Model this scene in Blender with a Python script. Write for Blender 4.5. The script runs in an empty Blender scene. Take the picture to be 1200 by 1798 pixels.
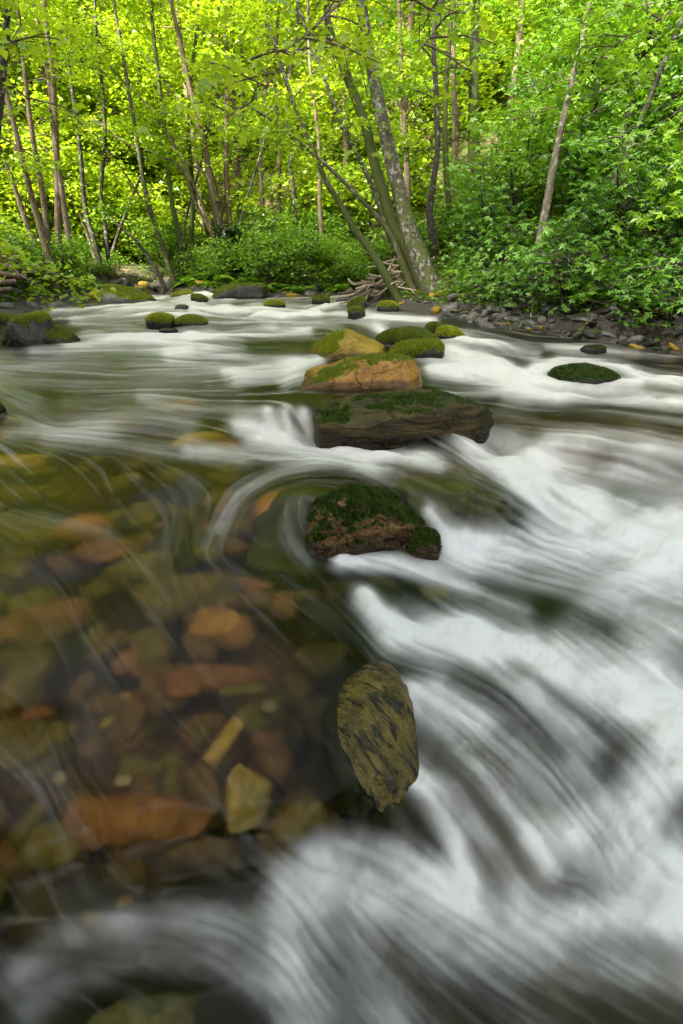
import bpy, bmesh, math, random
import numpy as np
from math import radians, sin, cos, tan, pi, atan, atan2, exp, log
from mathutils import Vector, Matrix

# ------------------------------------------------------------------ camera, light, exposure
S = bpy.context.scene
C = S.collection
random.seed(7)
RNG = np.random.default_rng(11)

PITCH = radians(27.55)          # camera looks this far below the horizon
FPX = 899.0                     # focal length in photograph pixels (1200 x 1798)
CAMZ = 1.0
cam_data = bpy.data.cameras.new('camera')
cam = bpy.data.objects.new('camera', cam_data)
C.objects.link(cam)
cam.location = (0, 0, CAMZ)
cam.rotation_euler = (radians(90) - PITCH, 0, 0)
cam_data.sensor_fit = 'VERTICAL'
cam_data.sensor_height = 36.0
cam_data.sensor_width = 24.0
cam_data.lens = 18.0
cam_data.clip_start = 0.05
cam_data.clip_end = 400
S.camera = cam

SUN_EL, SUN_AZ = radians(42), radians(-138)      # azimuth from +Y, negative = to the left
world = bpy.data.worlds.new('World')
S.world = world
world.use_nodes = True
wn = world.node_tree
for n in list(wn.nodes):
    wn.nodes.remove(n)
sky = wn.nodes.new('ShaderNodeTexSky')
sky.sky_type = 'NISHITA'
sky.sun_disc = False
sky.sun_elevation = SUN_EL
sky.sun_rotation = SUN_AZ
sky.air_density = 1.0
sky.dust_density = 4.0
sky.ozone_density = 1.0
bg = wn.nodes.new('ShaderNodeBackground')
bg.inputs['Strength'].default_value = 0.12
wo = wn.nodes.new('ShaderNodeOutputWorld')
hs = wn.nodes.new('ShaderNodeHueSaturation')      # a hazy, whitish sky
hs.inputs['Saturation'].default_value = 0.35
wn.links.new(sky.outputs[0], hs.inputs['Color'])
wn.links.new(hs.outputs[0], bg.inputs[0])
wn.links.new(bg.outputs[0], wo.inputs[0])

sl = bpy.data.lights.new('sun', 'SUN')
sl.energy = 5.0
sl.angle = radians(5)
sl.color = (1.0, 0.95, 0.84)
sun = bpy.data.objects.new('sun', sl)
C.objects.link(sun)
sdir = Vector((sin(SUN_AZ) * cos(SUN_EL), cos(SUN_AZ) * cos(SUN_EL), sin(SUN_EL)))
sun.rotation_euler = (-sdir).to_track_quat('-Z', 'Y').to_euler()
sun.location = sdir * 60

S.view_settings.view_transform = 'Standard'
S.view_settings.look = 'None'
S.view_settings.exposure = 2.75
S.view_settings.gamma = 1.0
S.view_settings.use_curve_mapping = False
S.render.engine = 'CYCLES'
S.cycles.max_bounces = 8
S.cycles.diffuse_bounces = 4
S.cycles.glossy_bounces = 3
S.cycles.transmission_bounces = 6
S.cycles.transparent_max_bounces = 8
S.cycles.use_denoising = True
S.cycles.sample_clamp_indirect = 6.0
S.cycles.caustics_refractive = True
S.cycles.caustics_reflective = False

# ------------------------------------------------------------------ small maths
CP, SP = cos(PITCH), sin(PITCH)

def ray(px, py):
    x, u = (px - 600.0) / FPX, (899.0 - py) / FPX
    return np.array([x, CP + u * SP, -SP + u * CP])

def at_z(px, py, z=0.0):
    r = ray(px, py)
    k = (z - CAMZ) / r[2]
    return np.array([r[0] * k, r[1] * k, z])

def at_y(px, py, Y):
    r = ray(px, py)
    k = Y / r[1]
    return np.array([r[0] * k, Y, CAMZ + r[2] * k])

def project(X, Y, Z):
    d = np.maximum(Y * CP - (Z - CAMZ) * SP, 0.02)
    u = Y * SP + (Z - CAMZ) * CP
    return 600.0 + FPX * X / d, 899.0 - FPX * u / d

def sstep(a, b, x):
    t = np.clip((x - a) / (b - a), 0, 1)
    return t * t * (3 - 2 * t)

def _hash(ix, iy, iz, seed):
    h = (ix * 374761393 + iy * 668265263 + iz * 2147483647 + seed * 974634777) & 0xffffffff
    h = ((h ^ (h >> 13)) * 1274126177) & 0xffffffff
    h = ((h ^ (h >> 16)) * 2246822519) & 0xffffffff
    return ((h ^ (h >> 15)) & 0xffff) / 32767.5 - 1.0

def vnoise(P, seed=0):
    P = np.asarray(P, dtype=np.float64)
    i = np.floor(P).astype(np.int64)
    f = P - i
    f = f * f * (3 - 2 * f)
    out = 0
    for dx in (0, 1):
        wx = f[:, 0] if dx else 1 - f[:, 0]
        for dy in (0, 1):
            wy = f[:, 1] if dy else 1 - f[:, 1]
            for dz in (0, 1):
                wz = f[:, 2] if dz else 1 - f[:, 2]
                out = out + wx * wy * wz * _hash(i[:, 0] + dx, i[:, 1] + dy, i[:, 2] + dz, seed)
    return out

def fbm(P, octaves=4, seed=0, gain=0.5):
    P = np.asarray(P, dtype=np.float64)
    a, s, out = 1.0, 0.0, 0
    for o in range(octaves):
        out = out + a * vnoise(P * (2.03 ** o) + 17.3 * o, seed + o)
        s += a
        a *= gain
    return out / s

# ------------------------------------------------------------------ objects and names
def tag(o, label=None, cat=None, group=None, kind=None):
    if label: o['label'] = label
    if cat: o['category'] = cat
    if group: o['group'] = group
    if kind: o['kind'] = kind
    return o

def link(name, mesh, mat=None, parent=None):
    o = bpy.data.objects.new(name, mesh)
    C.objects.link(o)
    if mat is not None and len(mesh.materials) == 0:
        mesh.materials.append(mat)
    if parent is not None:
        o.parent = parent
    return o

def empty(name, loc):
    o = bpy.data.objects.new(name, None)
    o.empty_display_size = 0.2
    C.objects.link(o)
    o.location = loc
    return o

def copy_tree(o, parent=None):
    c = o.copy()
    C.objects.link(c)
    c.parent = parent
    for ch in o.children:
        copy_tree(ch, c)
    return c

def np_mesh(name, V, F, smooth=True, attrs=None, mats=None, mat_index=None):
    """mesh from numpy: V (n,3); F a list of equal-length face arrays (m,k)"""
    me = bpy.data.meshes.new(name)
    F = [np.asarray(f, dtype=np.int32) for f in (F if isinstance(F, list) else [F]) if len(f)]
    me.vertices.add(len(V))
    me.vertices.foreach_set('co', np.asarray(V, dtype=np.float32).ravel())
    loops = np.concatenate([f.ravel() for f in F])
    tot = np.concatenate([np.full(len(f), f.shape[1], dtype=np.int32) for f in F])
    start = np.concatenate([[0], np.cumsum(tot)[:-1]]).astype(np.int32)
    me.loops.add(len(loops))
    me.loops.foreach_set('vertex_index', loops)
    me.polygons.add(len(tot))
    me.polygons.foreach_set('loop_start', start)
    me.polygons.foreach_set('loop_total', tot)
    me.polygons.foreach_set('use_smooth', np.full(len(tot), bool(smooth)))
    for m in mats or ():
        me.materials.append(m)
    if mat_index is not None:
        me.polygons.foreach_set('material_index', np.asarray(mat_index, dtype=np.int32))
    for k, v in (attrs or {}).items():
        a = me.attributes.new(k, 'FLOAT', 'POINT')
        a.data.foreach_set('value', np.asarray(v, dtype=np.float32))
    me.update(calc_edges=True)
    return me

# ------------------------------------------------------------------ material helpers
def new_mat(name):
    m = bpy.data.materials.new(name)
    m.use_nodes = True
    nt = m.node_tree
    for n in list(nt.nodes):
        nt.nodes.remove(n)
    out = nt.nodes.new('ShaderNodeOutputMaterial')
    return m, nt, out

def N(nt, kind, **kw):
    n = nt.nodes.new(kind)
    for k, v in kw.items():
        if k in n.inputs:
            n.inputs[k].default_value = v
        else:
            setattr(n, k, v)
    return n

def mixc(nt, fac, a, b, blend='MIX'):
    n = nt.nodes.new('ShaderNodeMix')
    n.data_type = 'RGBA'
    n.blend_type = blend
    for sock, v in ((n.inputs[0], fac), (n.inputs[6], a), (n.inputs[7], b)):
        if isinstance(v, bpy.types.NodeSocket):
            nt.links.new(v, sock)
        elif isinstance(v, (int, float)):
            sock.default_value = v
        else:
            sock.default_value = (*v, 1)
    return n.outputs[2]

def math_n(nt, op, a, b=None, c=None, clamp=False):
    n = nt.nodes.new('ShaderNodeMath')
    n.operation = op
    n.use_clamp = clamp
    for i, v in enumerate((a, b, c)):
        if v is None: continue
        if isinstance(v, bpy.types.NodeSocket):
            nt.links.new(v, n.inputs[i])
        else:
            n.inputs[i].default_value = v
    return n.outputs[0]

def ramp(nt, fac, stops):
    n = nt.nodes.new('ShaderNodeValToRGB')
    while len(n.color_ramp.elements) < len(stops):
        n.color_ramp.elements.new(0.5)
    for e, (p, c) in zip(n.color_ramp.elements, stops):
        e.position = p
        e.color = (c, c, c, 1) if isinstance(c, (int, float)) else (*c, 1)
    nt.links.new(fac, n.inputs[0])
    return n.outputs[0]

def noise_n(nt, scale, detail=4, rough=0.55, vec=None, dist=0.0):
    n = nt.nodes.new('ShaderNodeTexNoise')
    n.inputs['Scale'].default_value = scale
    n.inputs['Detail'].default_value = detail
    n.inputs['Roughness'].default_value = rough
    n.inputs['Distortion'].default_value = dist
    if vec is not None:
        nt.links.new(vec, n.inputs['Vector'])
    return n.outputs['Fac']

def bump_n(nt, height, strength=0.5, distance=0.02):
    n = nt.nodes.new('ShaderNodeBump')
    n.inputs['Strength'].default_value = strength
    n.inputs['Distance'].default_value = distance
    nt.links.new(height, n.inputs['Height'])
    return n.outputs['Normal']

def leaf_mat(name, dark, light, trans=0.5, warm=(1.25, 1.1, 0.6), rough=0.45):
    m, nt, out = new_mat(name)
    at = N(nt, 'ShaderNodeAttribute', attribute_name='tone')
    oi = nt.nodes.new('ShaderNodeObjectInfo')
    f = math_n(nt, 'ADD', at.outputs['Fac'], math_n(nt, 'MULTIPLY', math_n(nt, 'SUBTRACT', oi.outputs['Random'], 0.5), 0.35), clamp=True)
    col = mixc(nt, f, dark, light)
    tcol = mixc(nt, 1.0, col, warm, 'MULTIPLY')
    d = N(nt, 'ShaderNodeBsdfDiffuse')
    t = N(nt, 'ShaderNodeBsdfTranslucent')
    nt.links.new(col, d.inputs['Color'])
    nt.links.new(tcol, t.inputs['Color'])
    mx = N(nt, 'ShaderNodeMixShader')
    mx.inputs[0].default_value = trans
    nt.links.new(d.outputs[0], mx.inputs[1]); nt.links.new(t.outputs[0], mx.inputs[2])
    g = N(nt, 'ShaderNodeBsdfGlossy', Roughness=rough)
    g.inputs['Color'].default_value = (1, 1, 1, 1)
    mx2 = N(nt, 'ShaderNodeMixShader')
    mx2.inputs[0].default_value = 0.035
    nt.links.new(mx.outputs[0], mx2.inputs[1]); nt.links.new(g.outputs[0], mx2.inputs[2])
    nt.links.new(mx2.outputs[0], out.inputs[0])
    return m

def bark_mat(name, base, dark, lichen=0.0, moss=0.0, lichen_col=(0.25, 0.25, 0.20), moss_col=(0.10, 0.13, 0.015)):
    m, nt, out = new_mat(name)
    tc = nt.nodes.new('ShaderNodeTexCoord')
    mp = N(nt, 'ShaderNodeMapping')
    mp.inputs['Scale'].default_value = (1, 1, 0.22)
    nt.links.new(tc.outputs['Object'], mp.inputs[0])
    n1 = noise_n(nt, 22, 5, 0.6, mp.outputs[0], 0.4)
    n2 = noise_n(nt, 7, 4, 0.6, tc.outputs['Object'])
    n3 = noise_n(nt, 16, 3, 0.6, tc.outputs['Object'])
    col = mixc(nt, ramp(nt, n1, [(0.3, 0.0), (0.65, 1.0)]), dark, base)
    if lichen > 0:
        col = mixc(nt, ramp(nt, n3, [(0.62 - 0.16 * lichen, 0.0), (0.68 - 0.12 * lichen, 0.85)]), col, lichen_col)
    if moss > 0:
        at = N(nt, 'ShaderNodeAttribute', attribute_name='mossy')
        f = math_n(nt, 'ADD', math_n(nt, 'MULTIPLY', at.outputs['Fac'], moss), math_n(nt, 'MULTIPLY', math_n(nt, 'SUBTRACT', n2, 0.5), 1.6))
        col = mixc(nt, ramp(nt, f, [(0.42, 0.0), (0.6, 1.0)]), col, moss_col)
    b = N(nt, 'ShaderNodeBsdfPrincipled', Roughness=0.85)
    nt.links.new(col, b.inputs['Base Color'])
    nt.links.new(bump_n(nt, n1, 0.7, 0.03), b.inputs['Normal'])
    nt.links.new(b.outputs[0], out.inputs[0])
    return m

def rock_mat(name, colors, cracks=0.5, rough=(0.35, 0.7), scale=4.0, strata=0.0, moss_col=((0.035, 0.06, 0.008), (0.13, 0.18, 0.015)), bump=0.6):
    """mottled rock, three colours, cracks, and moss where the mesh attribute 'moss' says so"""
    m, nt, out = new_mat(name)
    tc = nt.nodes.new('ShaderNodeTexCoord')
    v = tc.outputs['Object']
    if strata:
        mp = N(nt, 'ShaderNodeMapping')
        mp.inputs['Scale'].default_value = (1, 1, strata)
        mp.inputs['Rotation'].default_value = (0.1, 0.12, 0)
        nt.links.new(v, mp.inputs[0])
        v2 = mp.outputs[0]
    else:
        v2 = v
    a = noise_n(nt, scale, 6, 0.62, v2, 0.6)
    b = noise_n(nt, scale * 2.7, 6, 0.65, v2, 0.3)
    fine = noise_n(nt, scale * 14, 4, 0.7, v)
    col = mixc(nt, ramp(nt, a, [(0.38, 0.0), (0.62, 1.0)]), colors[0], colors[1])
    col = mixc(nt, ramp(nt, b, [(0.52, 0.0), (0.68, 0.9)]), col, colors[2])
    col = mixc(nt, ramp(nt, fine, [(0.35, 0.55), (0.6, 0.0)]), col, tuple(c * 0.25 for c in colors[0]))
    vo = N(nt, 'ShaderNodeTexVoronoi', feature='DISTANCE_TO_EDGE', Scale=scale * 0.9)
    dv = N(nt, 'ShaderNodeMix', data_type='VECTOR')
    dv.inputs[0].default_value = 0.22
    nz = N(nt, 'ShaderNodeTexNoise', Scale=scale * 1.3, Detail=3.0)
    nt.links.new(v2, nz.inputs['Vector'])
    nt.links.new(v2, dv.inputs[4]); nt.links.new(nz.outputs['Color'], dv.inputs[5])
    nt.links.new(dv.outputs[1], vo.inputs['Vector'])
    crack = ramp(nt, vo.outputs['Distance'], [(0.0, 1.0), (0.035, 0.0)])
    crack = math_n(nt, 'MULTIPLY', crack, math_n(nt, 'MULTIPLY', ramp(nt, b, [(0.4, 1.0), (0.6, 0.2)]), cracks))
    col = mixc(nt, crack, col, (0.012, 0.010, 0.008))
    ms = N(nt, 'ShaderNodeAttribute', attribute_name='moss')
    mn = noise_n(nt, scale * 6, 5, 0.7, v)
    mf = ramp(nt, math_n(nt, 'ADD', ms.outputs['Fac'], math_n(nt, 'MULTIPLY', math_n(nt, 'SUBTRACT', mn, 0.5), 0.9)), [(0.42, 0.0), (0.58, 1.0)])
    mcol = mixc(nt, ramp(nt, noise_n(nt, scale * 9, 4, 0.7, v), [(0.35, 0.0), (0.65, 1.0)]), moss_col[0], moss_col[1])
    col = mixc(nt, mf, col, mcol)
    wt = N(nt, 'ShaderNodeAttribute', attribute_name='wet')
    wet = ramp(nt, math_n(nt, 'ADD', wt.outputs['Fac'], math_n(nt, 'MULTIPLY', math_n(nt, 'SUBTRACT', b, 0.5), 0.8)), [(0.35, 0.0), (0.6, 1.0)])
    col = mixc(nt, wet, col, mixc(nt, 1.0, col, (0.42, 0.40, 0.36), 'MULTIPLY'))
    p = N(nt, 'ShaderNodeBsdfPrincipled')
    p.inputs['Specular IOR Level'].default_value = 0.22
    nt.links.new(col, p.inputs['Base Color'])
    rr = math_n(nt, 'MULTIPLY_ADD', b, (rough[1] - rough[0]) * 1.6, rough[0] - (rough[1] - rough[0]) * 0.3)
    rr = math_n(nt, 'SUBTRACT', rr, math_n(nt, 'MULTIPLY', wet, 0.3))
    rr = math_n(nt, 'MAXIMUM', math_n(nt, 'ADD', rr, math_n(nt, 'MULTIPLY', mf, 0.5)), 0.08, clamp=True)
    nt.links.new(rr, p.inputs['Roughness'])
    h = math_n(nt, 'ADD', math_n(nt, 'MULTIPLY', a, 0.7), math_n(nt, 'MULTIPLY', b, 0.5))
    h = math_n(nt, 'ADD', h, math_n(nt, 'MULTIPLY', fine, 0.18))
    h = math_n(nt, 'SUBTRACT', h, math_n(nt, 'MULTIPLY', crack, 0.5))
    nt.links.new(bump_n(nt, h, bump, 0.04), p.inputs['Normal'])
    nt.links.new(p.outputs[0], out.inputs[0])
    return m

# ------------------------------------------------------------------ the lie of the land
def PZ(px, py):
    p = at_z(px, py)
    return (p[0], p[1])

RIVER = [(5.2, -6.0), (4.7, 3.2), PZ(1200, 618), PZ(1120, 603), PZ(1010, 590), PZ(900, 575), PZ(800, 556), PZ(700, 545),
         PZ(635, 534), PZ(612, 520), PZ(560, 522), PZ(470, 521), PZ(375, 517), PZ(305, 507), PZ(262, 507), PZ(175, 520),
         PZ(60, 538), PZ(0, 556), PZ(-120, 596), (-4.6, 3.5), (-4.9, -6.0)]

def river_sd(X, Y):
    """signed distance to the water's edge, negative over the water"""
    X = np.asarray(X, dtype=np.float64); Y = np.asarray(Y, dtype=np.float64)
    d = np.full(X.shape, 1e9)
    inside = np.zeros(X.shape, dtype=bool)
    n = len(RIVER)
    for i in range(n):
        ax, ay = RIVER[i]; bx, by = RIVER[(i + 1) % n]
        ex, ey = bx - ax, by - ay
        t = np.clip(((X - ax) * ex + (Y - ay) * ey) / (ex * ex + ey * ey), 0, 1)
        d = np.minimum(d, (X - ax - t * ex) ** 2 + (Y - ay - t * ey) ** 2)
        cond = (ay > Y) != (by > Y)
        with np.errstate(divide='ignore', invalid='ignore'):
            xi = ex * (Y - ay) / (ey if abs(ey) > 1e-9 else 1e-9) + ax
        inside ^= cond & (X < xi)
    d = np.sqrt(d)
    return np.where(inside, -d, d)

def ground_z(X, Y):
    X = np.asarray(X, dtype=np.float64); Y = np.asarray(Y, dtype=np.float64)
    d = river_sd(X, Y)
    P = np.stack([X, Y, np.zeros_like(X)], -1).reshape(-1, 3)
    n1 = fbm(P * 0.9, 4, 3).reshape(X.shape)
    n2 = fbm(P * 3.5, 3, 5).reshape(X.shape)
    bed = -0.42 + 0.07 * n1 + 0.04 * n2
    bed = np.where(Y > 5, np.maximum(bed, -0.3 + 0.05 * n1), bed)
    bed = bed + 0.36 * sstep(-0.9, 0.05, d)
    right = sstep(0.3, 3.5, X)
    flat = 4.2 - 3.0 * right
    slope = 0.80 - 0.18 * right
    q = (d - flat) / 0.9
    soft = 0.9 * np.where(q > 20, q, np.log1p(np.exp(np.clip(q, -30, 20))))
    bank = 0.04 + 0.34 * sstep(0.0, 1.3, d) + 0.05 * np.maximum(d, 0) + slope * soft
    bank = bank + (0.10 * n1 + 0.06 * n2) * sstep(0, 1.0, d) + 0.6 * fbm(P * 0.22, 3, 9).reshape(X.shape) * sstep(2, 7, d)
    bank = 26 * np.tanh(bank / 26)
    return np.where(d > 0, np.maximum(bank, bed), bed)

def gz(x, y):
    return float(ground_z(np.array([x]), np.array([y]))[0])

# ------------------------------------------------------------------ setting: ground
def make_ground():
    # one sheet, finer near the stream; it is the stream bed under the water and the forest floor beyond
    ys = np.concatenate([np.linspace(-6, 0, 14)[:-1], np.linspace(0, 7, 110)[:-1], np.linspace(7, 18, 100)[:-1], np.linspace(18, 62, 64)])
    xs = np.concatenate([np.linspace(-48, -12, 30)[:-1], np.linspace(-12, -5, 34)[:-1], np.linspace(-5, 6, 140)[:-1], np.linspace(6, 13, 34)[:-1], np.linspace(13, 48, 30)])
    X, Y = np.meshgrid(xs, ys)
    Z = ground_z(X, Y)
    lower = sstep(0.2, 1.0, X + 0.35 * (2.2 - Y)) * sstep(3.6, 2.4, Y) * sstep(3.6, 2.6, X)
    Z = Z - 0.3 * lower - 0.22 * sstep(1.6, 0.7, Y) * sstep(-2.0, -0.8, -np.abs(X))
    H, W = X.shape
    V = np.stack([X, Y, Z], -1).reshape(-1, 3)
    idx = np.arange(H * W).reshape(H, W)
    F = np.stack([idx[:-1, :-1], idx[:-1, 1:], idx[1:, 1:], idx[1:, :-1]], -1).reshape(-1, 4)
    land = sstep(-0.15, 0.35, river_sd(X, Y)).ravel()
    shore = (1 - sstep(.2, 1.3, river_sd(X, Y))).ravel()
    m, nt, out = new_mat('forest floor and stream bed')
    at = N(nt, 'ShaderNodeAttribute', attribute_name='land')
    tc = nt.nodes.new('ShaderNodeTexCoord')
    v = tc.outputs['Object']
    a = noise_n(nt, 0.7, 6, 0.65, v); b = noise_n(nt, 6, 6, 0.7, v); c = noise_n(nt, 28, 4, 0.7, v)
    litter = mixc(nt, ramp(nt, b, [(0.35, 0.0), (0.65, 1.0)]), (0.05, 0.032, 0.018), (0.20, 0.125, 0.07))
    litter = mixc(nt, ramp(nt, c, [(0.45, 0.0), (0.75, 0.8)]), litter, (0.28, 0.19, 0.12))
    green = mixc(nt, ramp(nt, b, [(0.3, 0.0), (0.7, 1.0)]), (0.03, 0.07, 0.01), (0.09, 0.16, 0.02))
    litter = mixc(nt, ramp(nt, a, [(0.42, 0.0), (0.60, 0.85)]), litter, green)
    bedc = mixc(nt, ramp(nt, b, [(0.35, 0.0), (0.62, 1.0)]), (0.014, 0.011, 0.006), (0.075, 0.05, 0.018))
    bedc = mixc(nt, ramp(nt, noise_n(nt, 2.2, 4, 0.6, v), [(0.5, 0.0), (0.72, 0.8)]), bedc, (0.24, 0.13, 0.04))
    sh = N(nt, 'ShaderNodeAttribute', attribute_name='shore')
    soil = mixc(nt, ramp(nt, c, [(0.35, 0.0), (0.65, 1.0)]), (0.016, 0.014, 0.011), (0.075, 0.062, 0.048))
    litter = mixc(nt, sh.outputs['Fac'], litter, soil)
    ed = N(nt, 'ShaderNodeAttribute', attribute_name='edge')
    bedc = mixc(nt, ed.outputs['Fac'], bedc, soil)
    col = mixc(nt, at.outputs['Fac'], bedc, litter)
    p = N(nt, 'ShaderNodeBsdfPrincipled', Roughness=0.9)
    nt.links.new(col, p.inputs['Base Color'])
    nt.links.new(bump_n(nt, math_n(nt, 'ADD', b, math_n(nt, 'MULTIPLY', c, 0.4)), 0.8, 0.06), p.inputs['Normal'])
    nt.links.new(p.outputs[0], out.inputs[0])
    o = link('ground', np_mesh('ground', V, F, True, {'land': land, 'shore': shore, 'edge': sstep(-1.8, -.5, river_sd(X, Y)).ravel() * sstep(4, 6, Y.ravel())}), m)
    tag(o, kind='structure')
make_ground()

# ------------------------------------------------------------------ setting: the stream
# Courses of the current, read off the photograph at water level: (points, half-width, how white)
W_ = []
def w(pts, s, a):
    W_.append((np.array(pts, dtype=np.float64), float(s), float(a)))

# far riffles
w([(262, 512), (300, 514), (345, 524), (400, 530)], 7, .95)
w([(330, 512), (365, 516), (372, 524)], 4, .7)
w([(95, 548), (190, 543), (300, 531), (420, 535), (560, 537), (600, 530)], 8, .5)
w([(618, 522), (600, 527), (572, 537), (540, 543)], 5, 1.0)
w([(130, 562), (230, 552), (300, 549), (330, 556)], 6, .55)
w([(340, 545), (430, 553), (520, 556), (560, 552)], 5, .9)
w([(150, 582), (240, 576), (350, 580), (470, 583), (540, 580)], 7, .62)
w([(330, 590), (420, 578), (480, 574)], 6, .6)
w([(120, 600), (230, 596), (330, 602), (420, 612)], 8, .4)
w([(560, 562), (600, 556), (640, 560), (700, 563), (760, 566)], 6, .6)
w([(630, 556), (655, 566), (670, 578)], 8, .9)
w([(480, 560), (560, 568), (600, 574)], 5, .4)
w([(300, 628), (400, 632), (520, 640)], 10, .35)
w([(400, 655), (470, 648), (530, 640), (560, 634)], 8, .55)
w([(415, 668), (480, 662), (545, 664)], 8, .62)
w([(520, 640), (512, 655), (500, 672)], 8, .5)
# right-hand branch
w([(775, 590), (820, 596), (870, 604), (940, 622)], 7, .8)
w([(745, 612), (800, 622), (850, 640), (900, 668), (980, 690)], 14, .9)
w([(760, 650), (850, 665), (960, 688), (1100, 695), (1230, 704)], 10, .8)
w([(780, 690), (900, 690), (1050, 700), (1230, 716)], 7, .45)
w([(890, 700), (1000, 715), (1120, 730), (1230, 745)], 7, .35)
w([(940, 650), (985, 634), (1030, 628), (1080, 640), (1130, 662), (1230, 676)], 9, .85)
w([(850, 640), (930, 664), (1040, 678), (1120, 674)], 8, .6)
w([(960, 610), (1050, 612), (1120, 622)], 4, .25)
w([(1060, 618), (1120, 622), (1180, 628)], 4, .25)
w([(880, 720), (960, 740), (1100, 752), (1230, 780)], 10, .16)
# white water right of the slab
w([(840, 782), (880, 800), (930, 850), (990, 900), (1100, 935), (1230, 970)], 30, 1.0)
w([(900, 790), (960, 830), (1030, 880), (1120, 915), (1230, 930)], 26, .85)
w([(960, 770), (1060, 775), (1140, 790), (1230, 805)], 14, .55)
w([(940, 800), (1010, 812), (1120, 840), (1230, 880)], 24, .55)
w([(800, 955), (880, 935), (980, 945), (1090, 965), (1230, 990)], 20, .95)
w([(830, 985), (930, 975), (1060, 1000), (1230, 1030)], 20, .6)
# over the slab and round the middle boulder
w([(470, 724), (478, 738), (485, 752)], 8, .9)
w([(500, 722), (506, 738), (512, 752)], 8, .95)
w([(532, 722), (538, 736), (543, 750)], 8, .95)
w([(420, 744), (490, 760), (600, 786), (700, 805), (770, 815)], 14, .95)
w([(440, 770), (520, 780), (640, 800)], 12, .8)
w([(330, 790), (420, 796), (520, 802), (610, 806), (700, 832)], 9, .55)
w([(640, 800), (740, 826), (850, 868), (920, 900)], 18, .12)
w([(600, 806), (680, 832), (750, 866), (820, 915)], 12, .16)
w([(560, 812), (480, 830), (430, 862), (398, 905), (368, 950)], 18, .2)
w([(512, 880), (500, 915), (512, 955), (540, 985)], 10, .2)
w([(752, 898), (772, 925), (795, 955), (820, 972)], 8, .85)
w([(0, 690), (50, 712), (90, 748), (180, 758)], 18, .3)
w([(20, 760), (120, 752), (200, 742), (260, 738), (330, 748)], 18, .3)
w([(90, 775), (200, 780), (320, 795), (420, 806)], 14, .24)
w([(250, 700), (340, 716), (420, 720), (470, 722)], 8, .35)
w([(700, 832), (780, 848), (850, 872), (905, 905)], 20, -.65)
w([(385, 935), (415, 872), (480, 832), (560, 815), (630, 824), (690, 850)], 6, .30)
w([(470, 870), (530, 845), (600, 838)], 14, -.5)
w([(0, 640), (200, 650), (420, 641), (520, 630)], 12, .22)
w([(0, 666), (150, 674), (330, 664), (430, 655)], 12, .22)
w([(120, 700), (260, 692), (420, 690)], 12, .2)
w([(60, 620), (220, 616), (330, 620)], 8, .2)
# chutes below the middle boulder
w([(600, 985), (690, 990), (780, 1010), (850, 1040), (920, 1070)], 13, .85)
w([(760, 1000), (860, 1010), (960, 1025), (1060, 1030), (1230, 1060)], 18, .4)
w([(870, 740), (980, 735), (1100, 742)], 12, -.6)
w([(940, 720), (1060, 716), (1200, 735)], 7, -.4)
w([(640, 1050), (665, 1085), (720, 1108), (820, 1118)], 15, .9)
w([(700, 1110), (820, 1112), (920, 1140), (1010, 1190), (1110, 1240), (1230, 1270)], 30, 1.0)
w([(760, 1130), (860, 1165), (950, 1235), (1040, 1310)], 20, .55)
w([(1030, 1090), (1110, 1130), (1170, 1180), (1230, 1230)], 30, .7)
w([(1000, 1120), (1080, 1200), (1160, 1290), (1230, 1350)], 26, .5)
w([(1080, 1060), (1160, 1090), (1230, 1120)], 28, .55)
# the fall over the near ledge
w([(722, 1222), (765, 1262), (845, 1340), (910, 1425), (965, 1530)], 18, .66)
w([(735, 1210), (805, 1245), (895, 1312), (990, 1420), (1050, 1510)], 20, .62)
w([(760, 1215), (880, 1270), (980, 1360), (1060, 1450)], 16, .45)
w([(760, 1225), (880, 1300), (980, 1430)], 55, .36)
w([(722, 1362), (758, 1395), (790, 1460), (820, 1540)], 16, .8)
w([(735, 1350), (790, 1390), (860, 1480), (910, 1570)], 16, .5)
w([(1230, 1310), (1150, 1370), (1120, 1430), (1160, 1500), (1230, 1560)], 42, .8)
w([(1000, 1360), (1060, 1420), (1100, 1500)], 26, .45)
w([(1050, 1480), (1140, 1540), (1230, 1580)], 50, .7)
# boil at the foot of the picture
w([(520, 1530), (570, 1495), (630, 1475), (700, 1490), (760, 1530)], 20, .6)
w([(520, 1570), (600, 1540), (700, 1560), (830, 1600), (980, 1612), (1230, 1620)], 36, .75)
w([(600, 1510), (700, 1530), (820, 1570)], 30, .5)
w([(560, 1570), (525, 1640), (520, 1720), (545, 1830)], 40, .62)
w([(620, 1570), (600, 1640), (640, 1720), (720, 1830)], 44, .5)
w([(680, 1600), (780, 1650), (900, 1680), (1060, 1700), (1230, 1720)], 36, .45)
w([(740, 1640), (820, 1720), (960, 1800)], 30, .28)
w([(20, 1720), (90, 1660), (180, 1628), (300, 1618), (420, 1640), (500, 1690)], 22, .30)
w([(130, 1640), (260, 1605), (380, 1600), (480, 1620)], 18, .24)
w([(40, 1780), (120, 1720), (240, 1680), (380, 1690), (470, 1740)], 24, .22)
# thin veils over the clear water
w([(0, 905), (100, 915), (190, 930)], 16, .12)
w([(330, 880), (300, 940), (270, 980)], 26, .10)
w([(130, 1090), (180, 1160), (160, 1280), (120, 1350)], 40, .07)
w([(0, 1335), (60, 1370), (110, 1470), (130, 1600)], 26, .10)
w([(420, 1010), (520, 1060), (600, 1100)], 20, .06)
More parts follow.
